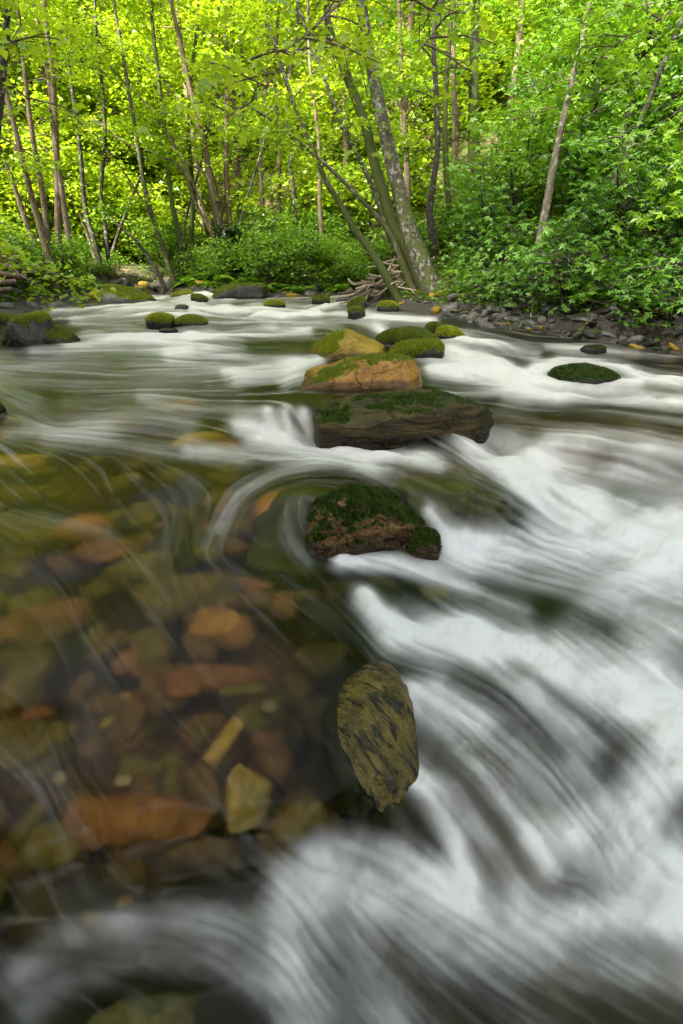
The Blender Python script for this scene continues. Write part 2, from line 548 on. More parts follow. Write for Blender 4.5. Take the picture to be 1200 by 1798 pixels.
# where the current runs dark (negative) or only gives its direction (zero)
w([(860, 1040), (960, 1075), (1060, 1100)], 22, -.6)
w([(900, 1050), (1000, 1060)], 18, -.3)
w([(800, 1195), (880, 1240), (950, 1320), (1000, 1400)], 20, -.4)
w([(700, 1170), (780, 1180), (860, 1215)], 14, -.28)
w([(960, 1560), (1030, 1530), (1060, 1480)], 20, -.25)
w([(820, 1760), (950, 1770), (1120, 1800)], 34, -.5)
w([(1000, 1720), (1100, 1760), (1230, 1790)], 30, -.25)
w([(980, 835), (1080, 850), (1190, 870)], 12, -.25)
w([(830, 880), (900, 930), (930, 950)], 10, -.3)
w([(200, 800), (160, 1000), (100, 1250), (90, 1600)], 30, 0)
w([(330, 980), (320, 1100), (360, 1250), (420, 1400)], 30, 0)
w([(520, 1000), (600, 1080), (640, 1160)], 30, 0)
w([(300, 1300), (420, 1380), (520, 1470)], 30, 0)
w([(60, 640), (160, 650), (260, 660)], 20, 0)
w([(600, 700), (500, 704), (430, 712)], 20, 0)

# height of the water surface at places on the photograph (metres)
LEVELS = [(0, 560, 0, 90), (300, 540, 0, 90), (600, 560, 0, 90), (900, 600, 0, 90), (1200, 640, 0, 90), (200, 650, 0, 80), (420, 690, .015, 50),
          (500, 704, .05, 40), (580, 703, .07, 40), (660, 700, .065, 40), (740, 700, .03, 40), (400, 730, -.01, 40), (300, 720, -.0, 50), (480, 765, -.10, 30), (560, 785, -.12, 40), (660, 800, -.12, 50),
          (820, 640, -.01, 60), (900, 720, -.05, 60), (1100, 720, -.04, 80), (880, 790, -.12, 40), (790, 850, -.06, 50), (860, 880, -.09, 30), (1000, 870, -.2, 70), (1180, 900, -.2, 90),
          (100, 760, -.02, 70), (250, 800, -.04, 70), (100, 900, -.05, 90), (300, 950, -.08, 80), (150, 1100, -.08, 110), (400, 1100, -.10, 90),
          (600, 1040, -.14, 60), (850, 960, -.20, 60), (800, 1060, -.21, 50), (1000, 1060, -.23, 80), (1180, 1080, -.24, 90),
          (560, 1200, -.10, 70), (680, 1210, -.09, 45), (450, 1350, -.11, 80), (250, 1350, -.10, 90), (60, 1400, -.12, 90), (880, 1170, -.24, 60),
          (1000, 1260, -.27, 80), (1180, 1260, -.27, 90), (800, 1330, -.20, 50), (900, 1450, -.30, 60), (850, 1560, -.36, 60), (700, 1520, -.33, 50),
          (600, 1540, -.33, 50), (1150, 1450, -.30, 90), (1050, 1600, -.35, 90), (600, 1700, -.37, 80), (900, 1750, -.37, 100), (1180, 1750, -.36, 100),
          (450, 1480, -.17, 45), (300, 1500, -.16, 60), (150, 1560, -.17, 70), (330, 1650, -.27, 60), (150, 1700, -.28, 60), (400, 1760, -.31, 80), (100, 1790, -.30, 80)]
# swells where the current climbs over a rock: (x, y, rx, ry, height)
HUMPS = [(540, 866, 115, 58, .105), (660, 850, 90, 45, .05), (820, 850, 110, 60, .07), (1030, 650, 75, 20, .05), (500, 720, 50, 8, .02),
         (235, 742, 40, 22, .03), (40, 735, 60, 30, .03), (770, 1190, 60, 30, .02), (600, 1490, 90, 30, .03), (330, 1630, 150, 40, .04),
         (1000, 1190, 120, 60, .05), (930, 860, 60, 60, .03), (470, 657, 70, 12, .03), (750, 1400, 60, 60, .02)]

def water_level(px, py):
    num = np.zeros_like(px); den = np.full_like(px, 1e-9)
    for x, y, z, r in LEVELS:
        k = 0.9 * r
        d2 = ((px - x) ** 2 + (py - y) ** 2 * 1.6) / (k * k)
        wt = 1.0 / (0.02 + d2) ** 2
        num += wt * z; den += wt
    z = num / den
    z = z * sstep(600, 720, py)
    for x, y, rx, ry, h in HUMPS:
        z = z + h * np.exp(-((px - x) / rx) ** 2 - ((py - y) / ry) ** 2)
    return z

def seg_dist(px, py, pts):
    best = np.full(px.shape, 1e9)
    for (ax, ay), (bx, by) in zip(pts[:-1], pts[1:]):
        ex, ey = bx - ax, by - ay
        t = np.clip(((px - ax) * ex + (py - ay) * ey) / (ex * ex + ey * ey), 0, 1)
        best = np.minimum(best, (px - ax - t * ex) ** 2 + (py - ay - t * ey) ** 2)
    return best

def blur(a, k):
    for _ in range(k):
        b = np.pad(a, 1, mode='edge')
        a = (b[:-2, 1:-1] + b[2:, 1:-1] + b[1:-1, :-2] + b[1:-1, 2:] + 2 * a) / 6
    return a

def norm(a):
    a = a - a.mean()
    return a / (a.std() + 1e-9)

def make_water():
    rows, cols = 900, 760
    t = np.linspace(log(0.25), log(17.3), rows)
    s = np.linspace(-1.05, 1.05, cols)
    E = np.exp(t)[:, None]
    Y = np.repeat(E - 0.45, cols, 1)
    X = E * s[None, :]
    # level: solve z = level(where that point is seen) by repetition, on a coarse lattice
    k = 4
    Xc, Yc = X[::k, ::k], Y[::k, ::k]
    Zc = np.zeros_like(Xc)
    for _ in range(7):
        px, py = project(Xc, Yc, Zc)
        Zc = 0.5 * Zc + 0.5 * water_level(np.clip(px, -500, 1700), np.clip(py, 480, 2100))
    def up(a):
        ri = np.arange(rows) / k; ci = np.arange(cols) / k
        r0 = np.minimum(ri.astype(int), a.shape[0] - 2); c0 = np.minimum(ci.astype(int), a.shape[1] - 2)
        fr = (ri - r0)[:, None]; fc = (ci - c0)[None, :]
        fr = fr * fr * (3 - 2 * fr) if False else fr
        A = a[r0][:, c0]; B = a[r0][:, c0 + 1]; Cc = a[r0 + 1][:, c0]; D = a[r0 + 1][:, c0 + 1]
        return (A * (1 - fc) + B * fc) * (1 - fr) + (Cc * (1 - fc) + D * fc) * fr
    Z = blur(up(Zc), 4)
    px, py = project(X, Y, Z)
    px = np.clip(px, -900, 2100); py = np.clip(py, 480, 2200)
    # whiteness
    keep = np.ones_like(px)
    dark = np.zeros_like(px)
    for pts, sg, a in W_:
        if a == 0: continue
        m_ = 3.2 * sg
        sel = (py > pts[:, 1].min() - m_) & (py < pts[:, 1].max() + m_) & (px > pts[:, 0].min() - m_) & (px < pts[:, 0].max() + m_)
        if not sel.any(): continue
        g = np.exp(-0.5 * seg_dist(px[sel], py[sel], pts) / (sg * sg))
        if a > 0: keep[sel] *= 1 - min(a, .98) * g
        else: dark[sel] = np.maximum(dark[sel], -a * g)
    foam = (1 - keep) * (1 - dark)
    # direction of the current as an axis field on the coarse lattice
    pxc, pyc = px[::k, ::k], py[::k, ::k]
    T11 = np.zeros_like(pxc); T12 = np.zeros_like(pxc)
    wsum = np.full_like(pxc, 1e-12)
    for pts, sg, a in W_:
        for (ax, ay), (bx, by) in zip(pts[:-1], pts[1:]):
            ang = 2 * atan2(by - ay, bx - ax)
            ex, ey = bx - ax, by - ay
            tt = np.clip(((pxc - ax) * ex + (pyc - ay) * ey) / (ex * ex + ey * ey), 0, 1)
            d2 = (pxc - ax - tt * ex) ** 2 + (pyc - ay - tt * ey) ** 2
            wt = 1.0 / (d2 + 0.3 * sg * sg + 20) ** 1.35
            T11 += wt * cos(ang); T12 += wt * sin(ang)
    T11 = blur(T11, 5); T12 = blur(T12, 5)
    # elsewhere it runs down and to the right
    pr = 4e-4 * sstep(650, 900, pyc)
    T11 += pr * cos(2 * radians(48)); T12 += pr * sin(2 * radians(48))
    ang = 0.5 * np.arctan2(T12, T11)
    dxp, dyp = np.cos(ang), np.sin(ang)
    # pixel direction -> lattice direction
    gi_x, gj_x = np.gradient(pxc); gi_y, gj_y = np.gradient(pyc)
    det = gj_x * gi_y - gi_x * gj_y
    det = np.where(np.abs(det) < 1e-6, 1e-6, det)
    vj = (dxp * gi_y - gi_x * dyp) / det
    vi = (gj_x * dyp - dxp * gj_y) / det
    L = np.sqrt(vi * vi + vj * vj) + 1e-9
    vi, vj = vi / L, vj / L
    # double-angle upsample keeps the axis continuous
    a2 = 2 * np.arctan2(vi, vj)
    aa = 0.5 * np.arctan2(up(np.sin(a2)), up(np.cos(a2)))
    VI, VJ = np.sin(aa).astype(np.float32), np.cos(aa).astype(np.float32)
    def lic(noise, n, step=1.0):
        acc = noise.copy(); wsum = 1.0
        I0, J0 = np.meshgrid(np.arange(rows, dtype=np.float32), np.arange(cols, dtype=np.float32), indexing='ij')
        for sg in (1, -1):
            I, J = I0.copy(), J0.copy()
            pi_, pj_ = VI * sg, VJ * sg
            for q in range(n):
                I += pi_ * step; J += pj_ * step
                ii = np.clip(I, 0, rows - 1).astype(np.int32); jj = np.clip(J, 0, cols - 1).astype(np.int32)
                acc += noise[ii, jj]
                ni, nj = VI[ii, jj], VJ[ii, jj]
                sgn = np.where(ni * pi_ + nj * pj_ < 0, -1.0, 1.0).astype(np.float32)
                pi_, pj_ = ni * sgn, nj * sgn
        return acc
    n0 = RNG.standard_normal((rows, cols)).astype(np.float32)
    fine = norm(lic(blur(n0, 1).astype(np.float32), 34))
    n1 = norm(blur(RNG.standard_normal((rows, cols)), 2)).astype(np.float32)
    mid = norm(lic(n1, 38))
    coarse_lat = np.stack([px.ravel() * 0 + X.ravel() / E.repeat(cols, 1).ravel() * 9, np.repeat(t, cols) * 9, np.zeros(rows * cols)], -1)
    n2 = fbm(coarse_lat, 3, 21).reshape(rows, cols).astype(np.float32)
    wide = norm(lic(n2, 40, 1.6))
    lumps = norm(fbm(coarse_lat * 1.7, 4, 33).reshape(rows, cols))
    sd = river_sd(X, Y)
    calm = 1 - 0.65 * sstep(1450, 1560, py)          # the boil at the foot is mist rather than threads
    mist = fbm(np.stack([X.ravel() * 14, Y.ravel() * 14, X.ravel() * 0], -1), 4, 61).reshape(rows, cols)
    far0 = sstep(3.4, 6.0, Y)
    # silk: streaks carve the white
    f = np.clip(1.02 * blur(foam, 3) ** (1.55 - 0.6 * sstep(3.4, 6.0, Y)), 0, 1)
    cloud = fbm(np.stack([X.ravel() * 4.2, Y.ravel() * 4.2, X.ravel() * 0], -1), 4, 71).reshape(rows, cols)
    cloud = lic(cloud.astype(np.float32), 10, 1.5); cloud = norm(cloud)
    body = f * (1 + calm * (0.07 * mid + 0.05 * wide) + 0.07 * fine + 0.17 * cloud * (1 - far0)) + 0.09 * np.sqrt(np.clip(f, 0, 1)) * (0.5 * mid + 0.5 * fine) * (1 - f)
    # riffles upstream: broken crests lying across the view
    rif = fbm(np.stack([X.ravel() * 1.1 + Y.ravel() * .5, Y.ravel() * 2.6 - X.ravel() * .35, X.ravel() * .4], -1), 4, 51).reshape(rows, cols)
    rif = lic(rif.astype(np.float32), 9, 1.5) / 19
    rif = rif * 1.25
    far = sstep(3.4, 6.0, Y)
    body = body * (1 + far * (-0.62 + 1.15 * sstep(-.28, .32, rif))) + far * 0.3 * sstep(.15, .5, rif) * sstep(.15, .45, f)
    body = body * (1 + 0.16 * lumps + (1 - calm) * .35 * mist) * (1 - 0.03 * sstep(1440, 1600, py))
    veil = np.clip(0.03 * fine + 0.04 * mid + 0.03 * wide - 0.03, 0, 1) * sstep(1100, 600, py) * 0.8 * (1 + 1.3 * sstep(860, 760, py))
    veil = veil + np.clip(0.026 * fine + 0.012 * mid - 0.02, 0, 1) * 0.7
    A = np.clip(body, 0, 1)
    A = np.clip(A + veil * (1 - A), 0, 0.90)
    A = A * sstep(0.25, -0.1, sd)
    # little relief of its own
    scale = E * 0.9
    Z2 = Z + scale * (0.0004 * mid * (.4 + f) + 0.0018 * wide * (0.25 + f) + 0.006 * cloud * f * (1 - far0) + 0.004 * lumps * f + 0.00012 * fine) + 0.035 * far * rif * sstep(0.5, -.6, sd)
    V = np.stack([X, Y, Z2], -1).reshape(-1, 3)
    idx = np.arange(rows * cols).reshape(rows, cols)
    F = np.stack([idx[:-1, :-1], idx[:-1, 1:], idx[1:, 1:], idx[1:, :-1]], -1).reshape(-1, 4)
    ok = (sd < 0.5).ravel()
    F = F[ok[F].any(1)]
    deep = sstep(480, 760, px + 0.35 * (py - 900)) * sstep(760, 900, py) + sstep(1480, 1600, py)
    deep = np.clip(deep + sstep(760, 640, py) * 0.6, 0, 1)
    warm = np.maximum(sstep(900, 600, px) * sstep(1100, 650, py), sstep(1000, 700, py))
    m, nt, out = new_mat('stream water')
    at = N(nt, 'ShaderNodeAttribute', attribute_name='foam')
    aw = N(nt, 'ShaderNodeAttribute', attribute_name='warm')
    at_d = N(nt, 'ShaderNodeAttribute', attribute_name='deep')
    rf = N(nt, 'ShaderNodeBsdfRefraction', Roughness=0.41, IOR=1.33)
    nt.links.new(mixc(nt, at_d.outputs['Fac'], (0.95, 0.86, 0.62), (0.50, 0.60, 0.52)), rf.inputs['Color'])
    gl = N(nt, 'ShaderNodeBsdfGlossy', Roughness=0.17)
    gl.inputs['Color'].default_value = (1, 1, 1, 1)
    fr = N(nt, 'ShaderNodeFresnel', IOR=1.16)      # seen through a polarising filter
    m1 = N(nt, 'ShaderNodeMixShader')
    nt.links.new(fr.outputs[0], m1.inputs[0]); nt.links.new(rf.outputs[0], m1.inputs[1]); nt.links.new(gl.outputs[0], m1.inputs[2])
    df = N(nt, 'ShaderNodeBsdfDiffuse')
    nt.links.new(mixc(nt, aw.outputs['Fac'], (0.575, 0.575, 0.58), (0.63, 0.60, 0.56)), df.inputs['Color'])
    m2 = N(nt, 'ShaderNodeMixShader')
    nt.links.new(at.outputs['Fac'], m2.inputs[0]); nt.links.new(m1.outputs[0], m2.inputs[1]); nt.links.new(df.outputs[0], m2.inputs[2])
    nt.links.new(m2.outputs[0], out.inputs[0])
    me = np_mesh('stream_water', V, F, True, {'foam': A.ravel(), 'warm': warm.ravel(), 'deep': deep.ravel()})
    o = link('stream_water', me, m)
    tag(o, kind='structure')
    return t, s, Z
WT, WS, WZ = make_water()

def wz(x, y):
    """water level at a place"""
    e = max(y + 0.45, 0.26)
    i = int(np.clip((log(e) - WT[0]) / (WT[1] - WT[0]), 0, len(WT) - 1))
    j = int(np.clip((x / e - WS[0]) / (WS[1] - WS[0]), 0, len(WS) - 1))
    return float(WZ[i, j])

def at_water(px, py):
    p = at_z(px, py)
    for _ in range(6):
        p = at_z(px, py, wz(p[0], p[1]))
    return p

def under(px, py, depth):
    """where a thing lying depth below the surface must be to be seen through the water at this spot"""
    p = at_water(px, py)
    r = ray(px, py); r = r / np.linalg.norm(r)
    ct = sqrt_c = -r[2]
    st = math.sqrt(max(0, 1 - ct * ct)) / 1.33
    h = r[:2] / (np.linalg.norm(r[:2]) + 1e-9)
    ctr = math.sqrt(1 - st * st)
    return np.array([p[0] + h[0] * st / ctr * depth, p[1] + h[1] * st / ctr * depth, p[2] - depth])

# ------------------------------------------------------------------ rocks
_ico = {}
def ico(sub):
    if sub not in _ico:
        bm = bmesh.new()
        bmesh.ops.create_icosphere(bm, subdivisions=sub, radius=1.0)
        V = np.array([v.co[:] for v in bm.verts])
        F = np.array([[v.index for v in f.verts] for f in bm.faces])
        bm.free()
        _ico[sub] = (V / np.linalg.norm(V, axis=1)[:, None], F)
    return _ico[sub]

def rock_geo(half, top, bottom, planes=(), p=8, sub=5, amp=0.08, freq=1.6, seed=0, strata=0.0, strata_n=7.0, axis_d=1.0):
    """a stone whose outline is a rounded polytope in its own box, roughened; base at its waterline z=0"""
    U, F = ico(sub)
    n = np.array([(1, 0, 0), (-1, 0, 0), (0, 1, 0), (0, -1, 0), (0, 0, 1), (0, 0, -1)] + [q[:3] for q in planes], dtype=float)
    n /= np.linalg.norm(n, axis=1)[:, None]
    d = np.array([axis_d] * 4 + [1.0, 1.0] + [q[3] for q in planes])
    dots = np.maximum(0, U @ n.T) / d
    r = (dots ** p).sum(1) ** (-1.0 / p)
    P = U * r[:, None]
    S3 = np.array([half[0], half[1], 1.0])
    Q = P * S3
    Q[:, 2] = np.where(P[:, 2] > 0, P[:, 2] * top, P[:, 2] * bottom)
    size = (half[0] * half[1] * max(top, 0.05)) ** (1 / 3)
    dist = amp * size
    nz = fbm(Q / size * freq, 5, seed)
    ridg = 1 - np.abs(fbm(Q / size * freq * 1.9, 3, seed + 40)) * 2
    Q = Q + U * (dist * nz + 0.35 * dist * ridg)[:, None]
    if strata:
        lay = np.sin((Q[:, 2] + 0.12 * Q[:, 0] + 0.03 * nz * size) / max(top, .02) * strata_n + 2 * fbm(Q * 3, 3, seed + 7))
        flat = U.copy(); flat[:, 2] = 0
        Q = Q + flat * (np.sign(lay) * np.abs(lay) ** 0.4 * strata * size)[:, None]
    return Q, F

def face_normals(V, F):
    n = np.cross(V[F[:, 1]] - V[F[:, 0]], V[F[:, 2]] - V[F[:, 0]])
    a = np.linalg.norm(n, axis=1) + 1e-12
    return n / a[:, None], a / 2

def vert_normals(V, F):
    n = np.cross(V[F[:, 1]] - V[F[:, 0]], V[F[:, 2]] - V[F[:, 0]])
    o = np.zeros_like(V)
    for k in range(3):
        np.add.at(o, F[:, k], n)
    return o / (np.linalg.norm(o, axis=1)[:, None] + 1e-12)

def moss_tufts(V, F, mask, count, length, seed):
    """short curved blades standing on the mossy part of a stone"""
    rng = np.random.default_rng(seed)
    fn, fa = face_normals(V, F)
    wt = fa * np.clip(mask[F].mean(1) - 0.45, 0, 0.25) ** 0.7
    wt[V[F].mean(1)[:, 2] < -0.02] = 0
    if wt.sum() <= 0: return None
    fi = rng.choice(len(F), count, p=wt / wt.sum())
    b = rng.random((count, 2)); b = np.where(b.sum(1)[:, None] > 1, 1 - b, b)
    T = V[F[fi]]
    base = T[:, 0] + (T[:, 1] - T[:, 0]) * b[:, :1] + (T[:, 2] - T[:, 0]) * b[:, 1:]
    up = fn[fi] + np.array([0, 0, 0.5]) + rng.normal(0, 0.45, (count, 3))
    up /= np.linalg.norm(up, axis=1)[:, None]
    side = np.cross(up, rng.normal(0, 1, (count, 3))); side /= np.linalg.norm(side, axis=1)[:, None]
    L = length * rng.uniform(0.5, 1.3, count)[:, None]
    wd = L * 0.30
    A = base - side * wd - up * 0.2 * L; B = base + side * wd - up * 0.2 * L; Cc = base + up * L
    VV = np.stack([A, B, Cc], 1).reshape(-1, 3)
    FF = np.arange(count * 3).reshape(-1, 3)
    clump = fbm(base * 30, 3, seed) * 0.5 + 0.5
    tone = np.repeat(np.clip(clump * 0.8 + rng.uniform(-0.25, 0.25, count), 0, 1), 3)
    return np_mesh('moss', VV, FF, False, {'tone': tone})

MOSS_BRIGHT = leaf_mat('bright moss', (0.16, 0.21, 0.010), (0.46, 0.50, 0.020), 0.35, (1.2, 1.0, 0.5), 0.6)
MOSS_MID = leaf_mat('green moss', (0.08, 0.12, 0.008), (0.28, 0.34, 0.016), 0.35, (1.2, 1.0, 0.5), 0.6)
MOSS_DARK = leaf_mat('wet dark moss', (0.014, 0.032, 0.006), (0.10, 0.165, 0.012), 0.3, (1.2, 1.0, 0.5), 0.4)

MOSSY = dict(moss_col=((0.08, 0.12, 0.008), (0.28, 0.33, 0.016)))
R_OCHRE = rock_mat('ochre rock', [(0.22, 0.145, 0.018), (0.40, 0.26, 0.032), (0.14, 0.10, 0.03)], .6, (.35, .7), 5, **MOSSY)
R_ORANGE = rock_mat('orange veined rock', [(0.24, 0.105, 0.018), (0.40, 0.20, 0.035), (0.09, 0.06, 0.025)], .9, (.3, .6), 4, **MOSSY)
R_SLAB = rock_mat('dark layered wet rock', [(0.022, 0.016, 0.006), (0.095, 0.064, 0.018), (0.007, 0.006, 0.005)], .9, (.38, .6), 4.5, strata=5.0, bump=.9,
                  moss_col=((0.015, 0.024, 0.004), (0.06, 0.08, 0.008)))
R_WET = rock_mat('wet rust and quartz rock', [(0.045, 0.027, 0.010), (0.15, 0.072, 0.020), (0.32, 0.23, 0.12)], .9, (.08, .35), 9, strata=2.0, bump=1.0,
                 moss_col=((0.010, 0.022, 0.005), (0.05, 0.09, 0.010)))
R_GREY = rock_mat('grey bank rock', [(0.085, 0.082, 0.078), (0.22, 0.21, 0.195), (0.13, 0.105, 0.075)], .5, (.4, .8), 6, **MOSSY)
R_DARK = rock_mat('dark wet rock', [(0.020, 0.020, 0.018), (0.06, 0.058, 0.05), (0.035, 0.03, 0.018)], .5, (.2, .5), 6,
                  moss_col=((0.02, 0.04, 0.006), (0.085, 0.12, 0.012)))

def put_rock(name, label, x0, x1, ybase, ytop, mat, moss=None, moss_bias=0.0, moss_dir=(0, 0, 1), tufts=0, tuft_len=0.02, depth=0.8, rot=0.0,
             planes=(), p=7, sub=5, amp=0.09, freq=1.6, seed=1, strata=0.0, below=0.35, cat='boulder', group=None, dz=0.0, strata_n=7.0):
    f = at_water((x0 + x1) / 2, ybase)
    zw = f[2] + dz
    dist = f[1] * CP - (zw - CAMZ) * SP
    wdt = (x1 - x0) / FPX * dist
    b = wdt * depth / 2
    Yc = f[1] + b * 0.85
    rt = ray((x0 + x1) / 2, ytop)
    ztop = CAMZ + rt[2] / rt[1] * Yc
    top = max(ztop - zw, 0.03)
    dist2 = Yc * CP - (zw - CAMZ) * SP
    a = (x1 - x0) / FPX * dist2 / 2
    Xc = ((x0 + x1) / 2 - 600) / FPX * dist2
    V, F = rock_geo((a, b), top, below, planes, p, sub, amp, freq, seed, strata, strata_n)
    vn = vert_normals(V, F)
    md = np.array(moss_dir, dtype=float); md /= np.linalg.norm(md)
    mm = np.clip(vn @ md * 0.9 + 0.38 * fbm(V / max(a, .05) * 2.2, 3, seed + 3) + 0.30 * fbm(V / max(a, .05) * 8, 3, seed + 4) + moss_bias, 0, 1) * sstep(0.0, 0.25, V[:, 2] / top + 0.02)
    if moss is None: mm = mm * 0
    wet = 1 - sstep(0.0, 0.10, V[:, 2])
    o = link(name, np_mesh(name, V, F, True, {'moss': mm, 'wet': wet}), mat)
    o.location = (Xc, Yc, zw)
    o.rotation_euler = (0, 0, rot)
    tag(o, label, cat, group)
    if moss is not None and tufts:
        me = moss_tufts(V, F, mm, tufts, tuft_len, seed)
        if me is not None:
            tag(link('moss', me, moss, o), kind='stuff')
    return o

# the four stones in a row down the middle
put_rock('mossy_boulder', 'pointed ochre boulder with bright moss on its left shoulder, above the orange rock', 538, 682, 630, 569, R_OCHRE, MOSS_BRIGHT, -0.20, (-0.85, -0.05, .6), 9000, .022,
         .8, 0, [(-.75, -.2, .62, .62), (.62, -.1, .78, .70), (.1, -.75, .65, .82), (0, .8, .6, .7)], 9, 5, .07, 1.5, 3)
put_rock('orange_rock', 'wedge of orange veined rock with a mossy top edge, between pointed boulder and flat slab', 530, 748, 682, 622, R_ORANGE, MOSS_MID, -0.28, (.15, .35, .9), 9000, .018,
         .55, 0, [(-.5, -.1, .86, .60), (.15, -.85, .5, .86), (.9, -.2, .35, .86), (.1, .3, 1, .97)], 12, 5, .08, 1.7, 8)
put_rock('flat_slab', 'long dark wet slab of layered rock with thin moss on top, water spilling past its left end', 552, 878, 776, 702, R_SLAB, MOSS_DARK, -0.42, (.25, .0, 1), 8000, .016,
         .50, radians(11), [(-.35, -.1, .93, .90), (.9, -.5, .2, 1.0), (.2, -.95, .22, .97), (-.55, -.8, .1, 1.02), (.95, .2, .5, .97)], 18, 6, .03, 2.0, 5, strata=.014, below=.4, strata_n=9)
put_rock('mossy_boulder', 'wet boulder with dark moss cap over rust and white face, the one nearest the camera', 507, 770, 972, 840, R_WET, MOSS_DARK, 0.22, (.15, .55, .85), 26000, .013,
         .75, radians(20), [(-.15, -.8, .6, .84), (.55, -.1, .83, .60), (-.8, -.1, .6, .86), (.35, -.9, .1, .88), (.25, -.40, .9, .80), (-.2,.7,.7,.8)], 5, 6, .12, 1.8, 12, strata=.007, below=.4, strata_n=5)
put_rock('mossy_rock', 'small green moss tuft stone tucked at the right foot of the moss capped boulder', 705, 768, 978, 938, R_WET, MOSS_DARK, .1, (.3, -.1, .9), 3000, .011, .8, 0, [(-.6, -.2, .7, .7)], 7, 4, .12, 1.8, 31, below=.2)
# mossy stones behind, right of the pointed boulder
put_rock('mossy_rock', 'low moss covered stone just right of the pointed boulder', 658, 720, 604, 577, R_DARK, MOSS_MID, .25, (0, 0, 1), 3500, .022, .9, 0, [(-.5, -.2, .8, .8)], 2.8, 4, .08, 1.5, 41)
put_rock('mossy_rock', 'largest of the round mossy stones behind, humped, with its right side sloping to water', 694, 782, 618, 573, R_DARK, MOSS_MID, .2, (-.1, 0, 1), 5000, .022, .9, 0, [(.5, -.2, .8, .8)], 2.8, 4, .08, 1.5, 42)
put_rock('mossy_rock', 'long low bright mossy stone in front of the humped mossy stone', 682, 778, 629, 596, R_DARK, MOSS_BRIGHT, .22, (-.1, -.05, 1), 6000, .02, .6, 0, [(-.5, -.2, .9, .85)], 3.4, 4, .07, 1.5, 43)
put_rock('mossy_rock', 'round mossy stone at the right end of the mossy cluster', 766, 818, 596, 572, R_DARK, MOSS_BRIGHT, .2, (-.1, 0, 1), 3500, .02, .9, 0, [(.5, -.2, .8, .85)], 2.8, 4, .06, 1.5, 44)
put_rock('mossy_rock', 'small mossy knob peeping up behind the mossy cluster', 746, 776, 588, 567, R_DARK, MOSS_MID, .2, (0, 0, 1), 1500, .02, .9, 0, [], 2.8, 3, .08, 1.5, 45)
put_rock('wet_rock', 'low rounded rock with water sliding over its back, alone in the right branch', 962, 1098, 672, 641, R_DARK, MOSS_DARK, .05, (.1, -.1, 1), 5000, .018, .55, 0, [(-.4, -.3, .8, .9), (.6, -.2, .7, .8)], 2.8, 5, .09, 1.8, 51)
put_rock('wet_rock', 'small dark stone in the shallows upstream of the water-washed rock', 1020, 1064, 618, 607, R_DARK, MOSS_DARK, -.2, (0, 0, 1), 600, .015, .6, 0, [], 2.8, 3, .1, 1.6, 52)
# pairs and singles upstream
put_rock('mossy_rock', 'left one of the pair of mossy stones in mid stream', 259, 308, 573, 552, R_DARK, MOSS_BRIGHT, .12, (-.1, -.1, 1), 3000, .024, .8, 0, [], 2.8, 4, .07, 1.5, 61)
put_rock('mossy_rock', 'right one of the pair of mossy stones in mid stream, lower and sloping right', 306, 367, 572, 550, R_DARK, MOSS_MID, .1, (-.1, 0, 1), 3000, .024, .8, 0, [(.5, -.1, .8, .72), (-.5, -.1, .8, .85)], 3.4, 4, .08, 1.5, 62)
put_rock('wet_rock', 'small smooth dark stone just breaking the riffle upstream of the pair', 308, 333, 545, 535, R_DARK, None, 0, (0, 0, 1), 0, .02, .8, 0, [], 2.8, 3, .08, 1.5, 63)
put_rock('wet_rock', 'flat dark stone barely awash downstream of the mossy pair', 280, 312, 582, 577, R_DARK, None, 0, (0, 0, 1), 0, .02, .7, 0, [], 2.8, 3, .08, 1.5, 64)
put_rock('mossy_boulder', 'big dark boulder with mossy crown at the left edge of the stream', 6, 86, 608, 560, R_DARK, MOSS_MID, -.12, (.15, .2, 1), 7000, .024, .9, 0, [(-.35, -.9, .15, .75), (.6, -.6, .5, .85), (-.7, -.3, .6, .85)], 10, 5, .07, 1.5, 71)
put_rock('mossy_boulder', 'long dark mossy boulder sloping right from the big left edge boulder', 48, 131, 604, 570, R_DARK, MOSS_MID, -.2, (0, 0, 1), 4500, .02, .7, 0, [(.6, -.1, .8, .62), (-.2, -.8, .5, .85)], 9, 5, .07, 1.5, 72)
put_rock('mossy_rock', 'small round mossy stone behind the big left edge boulder', 52, 86, 562, 549, R_DARK, MOSS_BRIGHT, .2, (0, 0, 1), 1500, .024, .9, 0, [], 2.8, 4, .07, 1.5, 73)
put_rock('mossy_rock', 'dark mossy stone cut by the left picture edge behind the big boulder', -18, 28, 568, 553, R_DARK, MOSS_MID, .1, (0, 0, 1), 1500, .024, .9, 0, [], 2.8, 4, .07, 1.5, 74)
put_rock('wet_rock', 'slim dark rock poking in at the left picture edge, level with the orange rock', -22, 8, 728, 700, R_DARK, MOSS_DARK, -.1, (0, 0, 1), 800, .014, .8, 0, [(.5, 0, .8, .8)], 7, 4, .08, 1.5, 75)
put_rock('mossy_boulder', 'flat topped mossy boulder with pale end at the far left bank, by the white chute', 174, 268, 530, 502, R_GREY, MOSS_MID, .05, (.1, .1, 1), 4500, .03, .6, 0, [(.6, -.1, .8, .62), (-.6, -.5, .4, .9), (0, -.8, .5, .9)], 9, 5, .06, 1.5, 81)
put_rock('mossy_rock', 'low mossy stone in the far white chute', 298, 340, 521, 508, R_GREY, MOSS_BRIGHT, .15, (0, 0, 1), 1500, .03, .7, 0, [(-.5, 0, .8, .7)], 2.8, 4, .08, 1.5, 82)
put_rock('mossy_rock', 'low dark mossy stone right of the far white chute', 336, 368, 528, 516, R_DARK, MOSS_MID, .1, (0, 0, 1), 1200, .03, .7, 0, [(.5, 0, .8, .75)], 2.8, 4, .08, 1.5, 83)
